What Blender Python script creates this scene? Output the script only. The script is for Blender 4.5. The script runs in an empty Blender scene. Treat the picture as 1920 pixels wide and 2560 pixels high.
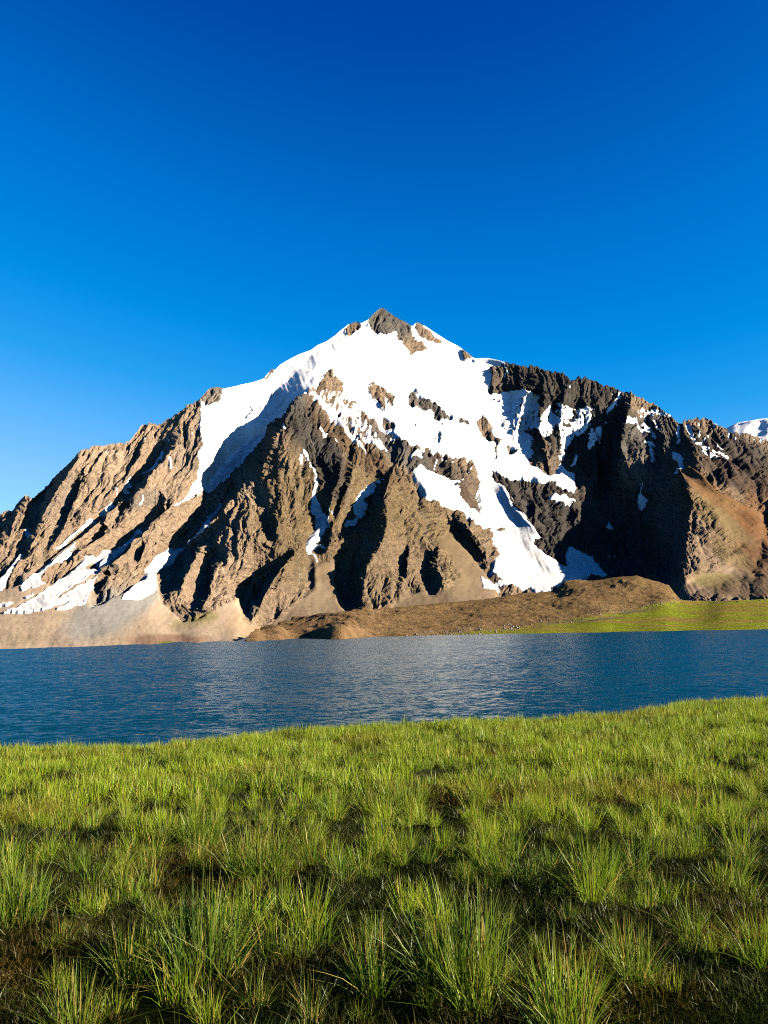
import bpy, math, random
import numpy as np

random.seed(7)
rng = np.random.default_rng(7)
scene = bpy.context.scene
col = scene.collection

# ---------------------------------------------------------------- camera
EYE = np.array((0.0, 0.0, 8.0))          # eye level above the lake surface (lake is z = 0)
F, CX, CY = 2072.0, 960.0, 1280.0        # focal length and centre in photo pixels (1920 x 2560)
PITCH, ROLL = math.radians(7.56), math.radians(1.0)
fw = np.array((0, math.cos(PITCH), math.sin(PITCH)))
r0 = np.array((1.0, 0, 0)); u0 = np.cross(r0, fw)
RT = math.cos(ROLL) * r0 - math.sin(ROLL) * u0
UP = math.cos(ROLL) * u0 + math.sin(ROLL) * r0
cam = bpy.data.cameras.new('camera')
cam.sensor_fit = 'VERTICAL'; cam.sensor_height = 36.0
cam.lens = 36.0 * F / 2560.0
cam.clip_start = 0.05; cam.clip_end = 60000
camera = bpy.data.objects.new('camera', cam); col.objects.link(camera)
from mathutils import Matrix, Vector
camera.matrix_world = Matrix(((RT[0], UP[0], -fw[0], EYE[0]), (RT[1], UP[1], -fw[1], EYE[1]),
                              (RT[2], UP[2], -fw[2], EYE[2]), (0, 0, 0, 1)))
scene.camera = camera

# ---------------------------------------------------------------- sky, sun, exposure
SUN_AZ, SUN_EL = 110.0, 20.0             # degrees right of the view direction, above the horizon
world = bpy.data.worlds.new('World'); scene.world = world; world.use_nodes = True
wn = world.node_tree
sky = wn.nodes.new('ShaderNodeTexSky'); sky.sky_type = 'NISHITA'; sky.sun_disc = False
sky.sun_elevation = math.radians(SUN_EL); sky.sun_rotation = math.radians(SUN_AZ)
sky.altitude = 4600; sky.air_density = 1.0; sky.dust_density = 0.0; sky.ozone_density = 6.0
# thin, dry high-altitude air: one tone curve for the whole sky, deeper overhead and paler low down
EXPO = 2.3; STRENGTH = 0.0534; DISP = STRENGTH * 2 ** EXPO
def vscale(src, k):
    n = wn.nodes.new('ShaderNodeVectorMath'); n.operation = 'SCALE'; n.inputs['Scale'].default_value = k
    wn.links.new(src, n.inputs[0]); return n.outputs[0]
cv = wn.nodes.new('ShaderNodeRGBCurve'); cv.mapping.use_clip = False; cv.mapping.extend = 'EXTRAPOLATED'
for ch, pts in enumerate((((0, 0), (.12, 0), (.15, .02), (.19, .11), (.245, .23), (.35, .35), (1, .9)),
                          ((0, 0), (.10, .012), (.155, .062), (.22, .172), (.315, .295), (.46, .470), (.65, .64), (1, .9)),
                          ((0, 0), (.30, .21), (.407, .375), (.565, .62), (.80, .83), (1, .94)))):
    cu = cv.mapping.curves[ch]
    cu.points[0].location = pts[0]; cu.points[1].location = pts[-1]
    for p in pts[1:-1]: cu.points.new(*p)
    for p in cu.points: p.handle_type = 'VECTOR'
cv.mapping.update()
wn.links.new(vscale(sky.outputs[0], DISP), cv.inputs['Color'])
wn.links.new(vscale(cv.outputs[0], 1 / DISP), wn.nodes['Background'].inputs[0])
wn.nodes['Background'].inputs[1].default_value = STRENGTH
sl = bpy.data.lights.new('sun', 'SUN'); sl.energy = 5.0; sl.angle = math.radians(0.5); sl.color = (1.0, 0.89, 0.72)
sun = bpy.data.objects.new('sun', sl); col.objects.link(sun)
a, e = math.radians(SUN_AZ), math.radians(SUN_EL)
SUN = Vector((math.sin(a) * math.cos(e), math.cos(a) * math.cos(e), math.sin(e)))
sun.rotation_euler = SUN.to_track_quat('Z', 'Y').to_euler(); sun.location = (50, -50, 60)
vs = scene.view_settings
vs.view_transform = 'Standard'; vs.look = 'None'; vs.exposure = EXPO; vs.gamma = 1.0
vs.use_curve_mapping = False
scene.cycles.max_bounces = 8; scene.cycles.diffuse_bounces = 0; scene.cycles.filter_width = 1.1; scene.cycles.use_denoising = False; scene.cycles.transmission_bounces = 6; scene.cycles.transparent_max_bounces = 8

# ---------------------------------------------------------------- helpers
def bearing(px, py):
    """unit-horizontal direction (dx, dy, dz) of the sight line through a photo point"""
    px = np.asarray(px, float); py = np.asarray(py, float)
    d = fw + RT * ((px - CX) / F)[..., None] + UP * ((CY - py) / F)[..., None]
    return d / np.hypot(d[..., 0], d[..., 1])[..., None]

def survey(px, py, dist):
    """a surveyed point: sight line plus its horizontal distance in metres"""
    return EYE + bearing(px, py) * np.asarray(dist, float)[..., None]

def hash3(ix, iy, iz, seed):
    h = (ix * 374761393 + iy * 668265263 + iz * 2147483647 + seed * 974634777) & 0xffffffff
    h = ((h ^ (h >> 13)) * 1274126177) & 0xffffffff
    h = ((h ^ (h >> 16)) * 2246822519) & 0xffffffff
    return h ^ (h >> 15)

def perlin(x, y, z=None, seed=0):
    """gradient noise, about -1..1"""
    if z is None: z = np.zeros_like(x)
    ix, iy, iz = (np.floor(t).astype(np.int64) for t in (x, y, z))
    fx, fy, fz = x - ix, y - iy, z - iz
    def fade(t): return t * t * t * (t * (t * 6 - 15) + 10)
    ux, uy, uz = fade(fx), fade(fy), fade(fz)
    out = 0
    for dx in (0, 1):
        wx = ux if dx else 1 - ux
        for dy in (0, 1):
            wy = uy if dy else 1 - uy
            for dz in (0, 1):
                wz = uz if dz else 1 - uz
                h = hash3(ix + dx, iy + dy, iz + dz, seed)
                gx = (h & 1023) / 511.5 - 1; gy = ((h >> 10) & 1023) / 511.5 - 1; gz = ((h >> 20) & 1023) / 511.5 - 1
                out = out + wx * wy * wz * (gx * (fx - dx) + gy * (fy - dy) + gz * (fz - dz))
    return out * 1.4

def fbm(x, y, z=None, oct=4, seed=0, gain=0.5, ridged=False):
    s = 0; amp = 1; tot = 0
    for o in range(oct):
        n = perlin(x * 2 ** o, y * 2 ** o, None if z is None else z * 2 ** o, seed + o * 17)
        if ridged: n = 1 - 2 * np.abs(n)
        s = s + n * amp; tot += amp; amp *= gain
    return s / tot

def facet(x, y, seed=0):
    """random heights on a triangular lattice joined by flat facets: angular, about -1..1"""
    s = (x + y) * 0.3660254
    i = np.floor(x + s).astype(np.int64); j = np.floor(y + s).astype(np.int64)
    fx, fy = x + s - i, y + s - j
    lo = fx > fy
    def rnd(a, b): return hash3(a, b, a * 0, seed) / 2147483647.5 - 1
    mid = np.where(lo, rnd(i + 1, j), rnd(i, j + 1))
    return rnd(i, j) * (1 - np.maximum(fx, fy)) + mid * np.abs(fx - fy) + rnd(i + 1, j + 1) * np.minimum(fx, fy)

def smooth(e0, e1, x):
    t = np.clip((x - e0) / (e1 - e0), 0, 1)
    return t * t * (3 - 2 * t)

def blur(a, n=1):
    for _ in range(n):
        b = np.pad(a, 1, mode='edge')
        a = (b[:-2, 1:-1] + b[2:, 1:-1] + b[1:-1, :-2] + b[1:-1, 2:] + 4 * b[1:-1, 1:-1]) / 8
    return a

def mesh_grid(name, P, keep=None, mats=(), parent=None, attrs=None, smooth_shade=True, smooth_mask=None):
    """a sheet of quads from a (cols, rows, 3) array of points; keep selects the quads"""
    nc, nr = P.shape[:2]
    idx = np.arange(nc * nr).reshape(nc, nr)
    q = np.stack((idx[:-1, :-1], idx[1:, :-1], idx[1:, 1:], idx[:-1, 1:]), -1)
    if keep is not None: q = q[keep]
    q = q.reshape(-1, 4)
    used, inv = np.unique(q, return_inverse=True)
    q = inv.reshape(-1, 4)
    v = P.reshape(-1, 3)[used]
    me = bpy.data.meshes.new(name)
    me.vertices.add(len(v)); me.vertices.foreach_set('co', v.astype(np.float32).ravel())
    me.loops.add(q.size); me.loops.foreach_set('vertex_index', q.astype(np.int32).ravel())
    me.polygons.add(len(q)); me.polygons.foreach_set('loop_start', np.arange(0, q.size, 4, dtype=np.int32))
    me.polygons.foreach_set('loop_total', np.full(len(q), 4, np.int32))
    me.polygons.foreach_set('use_smooth', np.full(len(q), smooth_shade, bool))
    if smooth_mask is not None: me.polygons.foreach_set('use_smooth', smooth_mask.ravel())
    me.update(calc_edges=True)
    for k, val in (attrs or {}).items():
        val = val.reshape(nc * nr, -1)[used]
        if val.shape[1] == 1:
            at = me.attributes.new(k, 'FLOAT', 'POINT'); at.data.foreach_set('value', val.astype(np.float32).ravel())
        else:
            at = me.attributes.new(k, 'FLOAT_COLOR', 'POINT')
            at.data.foreach_set('color', np.concatenate((val, np.ones((len(val), 1))), 1).astype(np.float32).ravel())
    for m in mats: me.materials.append(m)
    o = bpy.data.objects.new(name, me); col.objects.link(o)
    if parent: o.parent = parent
    return o

def new_mat(name):
    m = bpy.data.materials.new(name); m.use_nodes = True
    nt = m.node_tree; b = nt.nodes['Principled BSDF']
    return m, nt, b

def node(nt, typ, **kw):
    n = nt.nodes.new(typ)
    for k, v in kw.items():
        if k in n.inputs: n.inputs[k].default_value = v
        else: setattr(n, k, v)
    return n

# ---------------------------------------------------------------- survey sheets read off the photograph
CROPS = {'S': (0, 0, 1), 'A': (0, 900, 2.37), 'B': (600, 740, 2.37), 'C': (1220, 860, 2.37),
         'K1': (0, 1100, 3.318), 'K2': (300, 1100, 3.318), 'K3': (700, 1050, 3.318),
         'K4': (1000, 860, 3.318), 'K5': (1420, 950, 3.318),
         'M4': (0, 1500, 1.728), 'M5': (960, 1400, 1.728), 'G6': (0, 1900, 1.728), 'G7': (960, 1900, 1.728)}
def at(crop, pts):
    ox, oy, s = CROPS[crop]
    return [(ox + p[0] / s, oy + p[1] / s) + tuple(p[2:]) for p in pts]

SKYLINE = [(-700, 1440), (-400, 1370), (-200, 1320), (-80, 1300)] + at('A', [(0, 908), (35, 895), (70, 893), (110, 840), (150, 806), (205, 815), (215, 800),
    (260, 765), (300, 720), (345, 670), (400, 620), (440, 580), (475, 537), (530, 520), (570, 503), (610, 510), (660, 495), (740, 492),
    (775, 475), (800, 440), (840, 385), (900, 375), (960, 375), (1010, 345), (1060, 310), (1110, 270), (1180, 235), (1220, 190), (1245, 165),
    (1290, 158), (1325, 170), (1410, 152)]) + at('B', [(0, 527), (80, 510), (140, 490), (160, 465), (190, 430), (205, 440), (240, 405), (300, 370),
    (350, 345), (420, 320), (460, 290), (510, 270), (560, 235), (600, 200), (640, 170), (690, 152), (720, 160), (760, 140), (790, 105),
    (830, 72), (850, 70), (880, 95), (940, 135), (975, 150), (1020, 180), (1050, 155), (1100, 180), (1160, 220), (1230, 265), (1290, 295),
    (1340, 330), (1390, 370), (1440, 368)]) + at('C', [(0, 83), (60, 95), (110, 110), (160, 118), (210, 132), (270, 130), (330, 145), (380, 168),
    (420, 165), (450, 180), (490, 205), (520, 205), (570, 200), (610, 210), (650, 225), (690, 250), (740, 255), (790, 285), (830, 283),
    (860, 295), (900, 320), (940, 330), (980, 355), (1030, 390), (1070, 415), (1110, 450), (1135, 468), (1160, 455), (1220, 445), (1290, 440),
    (1340, 465), (1390, 495), (1430, 520), (1480, 530), (1560, 535), (1600, 550), (1630, 575), (1659, 570)]) + [(1990, 1115), (2100, 1090), (2300, 1120), (2620, 1220)]
SHORE = [(-700, 1648), (0, 1623), (145, 1618.6), (290, 1613), (492, 1607), (613, 1603), (960, 1592.6), (1076, 1588), (1307, 1585), (1540, 1580.5),
         (1752, 1576.5), (1920, 1572.5), (2620, 1556)]
def shore_y(x): return np.interp(x, [p[0] for p in SHORE], [p[1] for p in SHORE])
def shore_dist(x):
    d = bearing(x, shore_y(x)); return EYE[2] / -d[..., 2]

# columns: fine across the view, coarse outside it
PX = np.concatenate((np.arange(-700, -40, 20), np.arange(-40, 1960, 2), np.arange(1960, 2621, 20))).astype(float)
NR = 430
NC = len(PX)
V = np.linspace(0, 1, NR)
sx = np.array([p[0] for p in SKYLINE]); sy = np.array([p[1] for p in SKYLINE])
ysky = np.interp(PX, sx, sy)
crag = smooth(1230, 1330, PX) * 1.0 + smooth(560, 500, PX) * 0.6
yjit = 1.6 * crag * (perlin(PX / 9, PX * 0, seed=3) * 5 + perlin(PX / 24, PX * 0, seed=4) * 5 + perlin(PX / 4.5, PX * 0, seed=5) * 3)
ytrue = ysky.copy()
y2 = np.interp(np.arange(-700, 2621, 2), PX, ysky); ker = np.exp(-0.5 * (np.arange(-60, 61) / 22.0) ** 2); ker /= ker.sum()
ysky = np.interp(PX, np.arange(-700, 2621, 2), np.convolve(np.pad(y2, 60, mode='edge'), ker, mode='valid'))
ybot = shore_y(PX) + 14
X = np.repeat(PX[:, None], NR, 1)
Y = ybot[:, None] * (1 - V) + ysky[:, None] * V + yjit[:, None] * smooth(0.93, 1.0, V)[None] + (ytrue - ysky)[:, None] * smooth(0.70, 1.0, V)[None]

# distances of the broad form of the mountain
base_pts = [(-700, 1560, 560), (-700, 1450, 1300), (-300, 1560, 560), (-300, 1350, 1700), (-300, 1480, 900),
    (0, 1570, 500), (0, 1500, 760), (150, 1550, 560), (300, 1560, 560), (300, 1480, 850), (0, 1420, 1050), (100, 1400, 1120), (250, 1440, 1000),
    (420, 1500, 930), (560, 1560, 680), (450, 1585, 520), (150, 1595, 420), (560, 1590, 500), (640, 1590, 620),
    (0, 1290, 1800), (200, 1140, 2150), (200, 1300, 1600), (400, 1070, 2500), (400, 1250, 1800), (300, 1370, 1350), (550, 975, 2650), (505, 1060, 2400), (500, 1140, 2130),
    (600, 960, 2800), (700, 905, 3050), (820, 845, 3300), (955, 775, 3550), (1180, 900, 3500), (1300, 915, 3400), (1500, 950, 3250), (1700, 1060, 2950), (1920, 1105, 2950),
    (650, 1560, 900), (800, 1520, 1100), (980, 1500, 1150), (1150, 1470, 1260), (780, 965, 2720), (800, 1250, 1650), (600, 1350, 1380),
    (500, 1480, 1060), (950, 1400, 1380), (1000, 1200, 1900), (1150, 1350, 1650), (700, 1100, 2180), (700, 1450, 1200),
    (560, 1170, 2260), (500, 1250, 1950), (630, 1090, 2480), (690, 1000, 2760), (600, 1020, 2640), (450, 1330, 1650), (390, 1410, 1300),
    (900, 900, 3050), (1000, 1000, 2900), (1100, 1100, 2550), (1200, 1250, 2100), (1300, 1350, 1850), (1340, 1440, 1500), (950, 1030, 2750), (870, 980, 2850),
    (1300, 1050, 3000), (1450, 1130, 2750), (1300, 1220, 2350), (1400, 1290, 2150), (1500, 1020, 3000), (1550, 1200, 2600), (1500, 1400, 1800), (1600, 1400, 1800),
    (1500, 1440, 1550), (1720, 1100, 2650), (1700, 1170, 2350), (1730, 1230, 2050), (1720, 1350, 1600), (1720, 1440, 1260), (1850, 1250, 2050),
    (1900, 1150, 2550), (1900, 1350, 1650), (1850, 1450, 1300), (1900, 1490, 1080), (1700, 1505, 1000), (1300, 1500, 1250), (1000, 1550, 1000), (900, 1590, 850),
    (1300, 1575, 900), (1600, 1560, 850), (1900, 1560, 800), (2300, 1130, 2900), (2620, 1230, 2500), (2300, 1350, 1700), (2620, 1450, 1200), (2400, 1540, 800)]
for x in (-700, -300, 0, 145, 290, 400, 492, 590): base_pts.append((x, float(shore_y(x)), float(shore_dist(np.array(float(x))))))
bp = np.array(base_pts, float)
def tps(ax, ay, pts, vals):
    def U(d2): return 0.5 * d2 * np.log(d2 + 1e-9)
    n = len(pts); s = 500.0
    p = pts / s
    K = U(((p[:, None] - p[None]) ** 2).sum(-1)) + np.eye(n) * 2e-3
    A = np.zeros((n + 3, n + 3)); A[:n, :n] = K; A[:n, n] = 1; A[:n, n + 1:] = p; A[n, :n] = 1; A[n + 1:, :n] = p.T
    w = np.linalg.solve(A, np.concatenate((vals, np.zeros(3))))
    out = w[n] + w[n + 1] * ax / s + w[n + 2] * ay / s
    for i in range(n): out = out + w[i] * U((ax / s - p[i, 0]) ** 2 + (ay / s - p[i, 1]) ** 2)
    return out
R = np.exp(tps(X.astype(np.float32), Y.astype(np.float32), bp[:, :2], np.log(bp[:, 2])).astype(float))
R = np.where(R > 900, 900 + (R - 900) * 0.68, R)   # steep ground

# ridge crests (+, metres towards the viewer) and gully beds (-)
LINES = [
 ('K1', [(200, 470, 14), (175, 580, 16), (120, 680, 16), (60, 790, 16), (0, 870, 14), (-120, 1000, 10)]),
 ('K1', [(180, 485, -12), (100, 600, -16), (50, 700, -16), (-20, 790, -16), (-150, 930, -10)]),
 ('K1', [(665, 100, 20), (570, 290, 28), (500, 370, 28), (450, 470, 26), (400, 570, 22), (345, 660, 18), (295, 780, 14), (190, 980, 10)]),
 ('K1', [(640, 110, -20), (530, 240, -26), (410, 370, -24), (310, 490, -20), (285, 590, -16), (240, 710, -14), (160, 980, -12)]),
 ('K1', [(640, 270, -2), (585, 430, -9), (530, 590, -9), (485, 770, -4)]),
 ('K1', [(665, 270, 3), (612, 430, 6), (556, 590, 6), (515, 770, 3)]),
 ('K1', [(1150, 60, -12), (1080, 200, -14), (1015, 350, -14), (985, 440, -8)]),
 ('K1', [(1205, 0, 10), (1140, 180, 10), (1075, 280, 8), (1040, 380, 2)]),
 ('K1', [(1330, 40, -22), (1210, 230, -30), (1100, 330, -32), (1030, 450, -32), (960, 520, -28), (860, 580, -24), (700, 740, -18), (500, 890, -16), (290, 1090, -10)]),
 ('K1', [(1490, -40, 14), (1400, 100, 22), (1360, 170, 24), (1250, 280, 26), (1200, 380, 24), (1175, 440, 20), (1070, 500, 14), (910, 650, 16), (875, 740, 14)]),
 ('K1', [(1045, 460, 2), (960, 560, 8), (870, 650, 10), (720, 790, 8), (600, 880, 6), (330, 1090, 4)]),
 ('K1', [(1040, 540, -14), (900, 690, -16), (780, 790, -14), (640, 870, -10), (450, 1000, -8)]),
 ('K1', [(1395, 560, 24), (1250, 655, 34), (1245, 740, 36), (1180, 790, 34), (1120, 860, 32), (1060, 930, 28), (910, 1010, 24), (880, 1090, 18), (790, 1150, 10)]),
 ('K1', [(1340, 585, -20), (1150, 715, -36), (1000, 840, -42), (930, 910, -40), (780, 1030, -30), (690, 1050, -18)]),
 ('K1', [(980, 755, 2), (850, 780, 8), (760, 870, 10), (650, 950, 8)]),
 ('K1', [(950, 1070, 8), (880, 1160, 10), (800, 1230, 8)]),
 ('K1', [(900, 1060, -8), (830, 1150, -9), (780, 1210, -6)]),
 ('K1', [(1240, 740, 22), (1200, 880, 10), (1180, 940, 6)]),
 ('K1', [(1180, 790, 18), (1140, 900, -8), (1120, 960, -6)]),
 # left glacier trough and the great front spur
 ('K2', [(690, 410, 10), (590, 570, 18), (520, 690, 20), (430, 840, 18), (285, 1040, 8)]),
 ('A', [(1640, 370, -20), (1500, 450, -40), (1400, 540, -52), (1300, 650, -56), (1240, 740, -50)]),
 ('A', [(1200, 300, 8), (1215, 480, 14), (1190, 640, 16), (1100, 800, 10)]),
 ('K2', [(900, 380, -50), (800, 520, -70), (690, 660, -70), (560, 810, -60), (430, 920, -44), (300, 1050, -20)]),
 ('B', [(430, 520, 50), (330, 640, 75), (240, 740, 85), (215, 830, 85), (180, 890, 80), (75, 1060, 70)]),
 ('K2', [(1090, 320, 66), (1040, 370, 60), (960, 440, 56), (850, 570, 50), (780, 650, 40), (690, 700, 30), (610, 790, 22), (550, 850, 12)]),
 ('K2', [(900, 670, 36), (830, 750, 42), (770, 850, 42), (650, 930, 40), (570, 1080, 34), (515, 1200, 24)]),
 ('K2', [(850, 650, 6), (720, 790, -18), (610, 850, -24), (480, 980, -26), (420, 1100, -22), (420, 1190, -12)]),
 ('K2', [(825, 870, 34), (825, 960, 30), (785, 1100, 26), (745, 1230, 20)]),
 ('K2', [(760, 890, 6), (705, 1030, -6), (655, 1250, -6)]),
 ('K2', [(765, 1220, 22), (705, 1330, 20), (665, 1385, 14)]),
 ('K2', [(700, 1240, -2), (610, 1300, -14), (575, 1370, -14)]),
 ('K2', [(1290, 540, 22), (1315, 680, 26), (1290, 760, 22)]),
 ('K2', [(1245, 500, 8), (1250, 700, -2), (1225, 880, -4)]),
 ('K2', [(1230, 400, 30), (1190, 470, 12), (1150, 620, 10)]),
 ('K2', [(1475, 890, 4), (1405, 970, 26), (1345, 1040, 38), (1305, 1130, 44), (1245, 1210, 46), (1185, 1290, 44), (1155, 1400, 36), (1100, 1510, 20)]),
 ('K2', [(1430, 915, -10), (1200, 1090, -40), (1100, 1180, -46), (1055, 1290, -44), (1010, 1380, -30)]),
 ('K2', [(1010, 1000, 0), (1060, 1080, -2), (1050, 1150, -10)]),
 ('K3', [(190, 240, 0), (240, 330, -14), (290, 440, -22), (300, 520, -24), (275, 600, -26), (300, 720, -28), (335, 850, -28), (290, 950, -26), (280, 1060, -24), (310, 1200, -22), (330, 1350, -18)]),
 ('K3', [(520, 240, 20), (510, 420, 26), (470, 600, 26), (420, 740, 18)]),
 ('K3', [(470, 260, 8), (420, 420, 4), (390, 560, 0), (360, 700, -6)]),
 ('K3', [(600, 240, 22), (595, 420, 26), (570, 520, 22), (530, 640, 12), (500, 760, 4)]),
 ('K3', [(550, 260, 8), (545, 480, 4), (500, 620, -4), (455, 790, -8), (440, 900, -4)]),
 ('K3', [(860, 380, 10), (908, 410, 34), (893, 520, 48), (865, 640, 54), (893, 740, 58), (884, 860, 58), (852, 1000, 54), (802, 1090, 50), (742, 1180, 44), (705, 1270, 38), (692, 1400, 30), (645, 1520, 14)]),
 ('K3', [(810, 420, -10), (715, 590, -34), (690, 680, -40), (600, 830, -44), (540, 900, -30)]),
 ('K3', [(665, 930, 10), (560, 970, 8), (450, 1010, 4), (385, 1040, 0)]),
 ('K3', [(700, 940, -10), (600, 1060, -26), (548, 1180, -30), (530, 1300, -26), (560, 1440, -14)]),
 ('K3', [(1062, 1010, 4), (1022, 1130, -6), (1012, 1260, -6)]),
 ('K3', [(1095, 1020, 12), (1055, 1130, 10), (1045, 1260, 8)]),
 ('K3', [(1215, 1040, 2), (1195, 1180, -10), (1200, 1290, -10), (1250, 1400, -6)]),
 ('K3', [(1300, 1060, 14), (1310, 1170, 18), (1340, 1290, 16), (1400, 1370, 8)]),
 ('K3', [(950, 690, 20), (1000, 780, 18), (1040, 900, 16)]),
 ('K4', [(490, 1365, 24), (605, 1430, 40), (580, 1540, 44), (655, 1640, 40), (730, 1710, 28), (840, 1745, 10)]),
 ('K4', [(345, 1390, 0), (440, 1530, -24), (510, 1660, -26), (600, 1765, -20), (680, 1830, -8)]),
 ('B', [(450, 540, 40), (600, 680, 34), (760, 860, 30), (900, 960, 26), (1000, 1040, 22), (1180, 1200, 24), (1300, 1270, 22)]),
 ('K3', [(1010, 150, 26), (1150, 230, 26), (1400, 300, 26), (1560, 400, 22), (1640, 520, 10)]),
 # upper snow basin and the glacier
 ('B', [(700, 640, -14), (900, 800, -20), (1150, 900, -26), (1350, 950, -26), (1500, 1150, -28), (1640, 1350, -28)]),
 ('C', [(20, 900, -28), (80, 1050, -28), (200, 1200, -24), (330, 1330, -20)]),
 ('B', [(560, 250, 6), (450, 400, 14), (400, 500, 20)]),
 ('B', [(480, 260, 0), (380, 380, -6), (250, 520, -12), (100, 640, -16), (0, 720, -20)]),
 ('A', [(1560, 110, 0), (1500, 280, -4), (1400, 420, -16)]),
 # right-hand cliffs
 ('K4', [(770, 300, 14), (760, 420, 6), (700, 560, 8), (660, 680, 4)]),
 ('K4', [(1010, 230, 18), (1050, 400, 20), (1000, 560, 20), (960, 700, 16), (960, 860, 2)]),
 ('K4', [(900, 400, -10), (880, 560, -8), (800, 640, -10)]),
 ('K4', [(1260, 250, 20), (1170, 560, 30), (1150, 700, 34), (1230, 900, 34), (1270, 1040, 14)]),
 ('K4', [(1140, 440, -14), (1090, 600, -18), (1030, 740, -22), (1060, 890, -12)]),
 ('K4', [(1400, 280, 16), (1350, 500, 20), (1330, 700, 20), (1340, 900, 14)]),
 ('K4', [(1300, 500, -4), (1250, 620, -2)]),
 ('K4', [(1480, 350, -10), (1430, 600, -18), (1390, 800, -26), (1400, 960, -30), (1440, 1060, -30)]),
 ('K4', [(900, 1080, 8), (880, 1180, 14), (960, 1320, 16), (1120, 1480, 14), (1230, 1580, 8)]),
 ('K4', [(1110, 1150, 10), (1130, 1260, 16), (1120, 1380, 16)]),
 ('K4', [(1060, 1250, 2), (1070, 1360, 0)]),
 ('K4', [(1490, 1350, 24), (1480, 1420, 26), (1470, 1480, 16)]),
 ('K4', [(1400, 1370, -10), (1390, 1450, -16), (1380, 1560, -20)]),
 ('K5', [(545, 120, 34), (510, 250, 56), (450, 390, 70), (430, 560, 78), (420, 700, 78), (430, 900, 60)]),
 ('K5', [(440, 120, -6), (350, 330, -36), (300, 560, -50), (300, 800, -56), (300, 1000, -50), (330, 1200, -40)]),
 ('K5', [(270, 640, -26), (270, 880, -14), (260, 1080, -4)]),
 ('K5', [(660, 160, 20), (640, 330, 24), (600, 520, 24), (640, 700, 4)]),
 ('K5', [(860, 380, 4), (800, 500, 10), (790, 620, 6)]),
 ('K5', [(740, 430, -4), (700, 560, -16), (690, 680, -26)]),
 ('K5', [(945, 365, 8), (1015, 440, 16), (1035, 540, 22), (965, 640, 28), (895, 740, 36), (965, 830, 52), (1025, 900, 64), (985, 930, 68), (1035, 1010, 76), (975, 1150, 84), (985, 1250, 88), (985, 1400, 84), (925, 1530, 70), (970, 1680, 40)]),
 ('K5', [(905, 500, -20), (870, 740, -30), (700, 820, -40), (600, 1000, -60), (480, 1250, -90), (500, 1450, -80), (720, 1600, -60)]),
 ('K5', [(960, 500, -12), (900, 660, -14), (840, 760, -20), (890, 850, -30), (940, 930, -40), (920, 1030, -52), (880, 1150, -66), (880, 1260, -66), (880, 1400, -60), (830, 1530, -50)]),
 ('C', [(1440, 1430, 26), (1420, 1475, 26), (1300, 1530, 8)]), ('C', [(1160, 1500, -20), (1280, 1440, -20), (1380, 1420, -10)]),
 ('K5', [(1300, 480, 10), (1500, 700, 10), (1659, 820, 0)]),
 ('K5', [(1700, 900, -40), (1640, 1100, -46), (1615, 1330, -44), (1565, 1500, -30)]),
 ('K5', [(1280, 1000, 40), (1330, 1250, 40), (1300, 1480, 30)]),
]
def grid_index(x, y):
    c = np.interp(x, PX, np.arange(NC))
    yb = np.interp(x, PX, ybot); yt = np.interp(x, PX, ysky); dt = np.interp(x, PX, ytrue) - yt
    v = (yb - y) / (yb - yt)
    for _ in range(12): v = (yb + dt * smooth(0.70, 1.0, v) - y) / (yb - yt)
    return c, v * (NR - 1)
val = np.zeros((NC, NR)); wgt = np.zeros((NC, NR))
for crop, pts in LINES:
    pts = at(crop, pts)
    for (x0, y0, a0), (x1, y1, a1) in zip(pts, pts[1:]):
        n = int(max(abs(x1 - x0), abs(y1 - y0))) + 2
        t = np.linspace(0, 1, n)
        jx = perlin((x0 + (x1 - x0) * t) / 13, (y0 + (y1 - y0) * t) / 13, seed=31) * 4
        c, r = grid_index(x0 + (x1 - x0) * t + jx, y0 + (y1 - y0) * t)
        ok = (r > 1) & (r < NR - 1.5) & (c > 0) & (c < NC - 1)
        ic, ir = np.round(c[ok]).astype(int), np.round(r[ok]).astype(int)
        np.add.at(val, (ic, ir), (a0 + (a1 - a0) * t)[ok]); np.add.at(wgt, (ic, ir), 1)
def diffuse(val, wgt, lam=6e-5):
    m = wgt > 0
    v = np.where(m, val / np.maximum(wgt, 1), 0)
    if min(v.shape) <= 16:
        u = v.copy(); its = 200
    else:
        p = np.pad(v * m, ((0, v.shape[0] % 2), (0, v.shape[1] % 2))); q = np.pad(m * 1.0, ((0, v.shape[0] % 2), (0, v.shape[1] % 2)))
        dv = p[::2, ::2] + p[1::2, ::2] + p[::2, 1::2] + p[1::2, 1::2]; dq = q[::2, ::2] + q[1::2, ::2] + q[::2, 1::2] + q[1::2, 1::2]
        c = diffuse(dv, dq, lam * 4)
        u = np.repeat(np.repeat(c, 2, 0), 2, 1)[:v.shape[0], :v.shape[1]]; its = 60
    u[m] = v[m]
    for _ in range(its):
        b = np.pad(u, 1, mode='edge')
        u = (b[:-2, 1:-1] + b[2:, 1:-1] + b[1:-1, :-2] + b[1:-1, 2:]) * 0.25 * (1 - lam)
        u[m] = v[m]
    return u
relief = diffuse(val, wgt)
relief = blur(relief, 1) * (1 + 0.5 * smooth(560, 420, X))
RELIEF = 1.8

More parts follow.
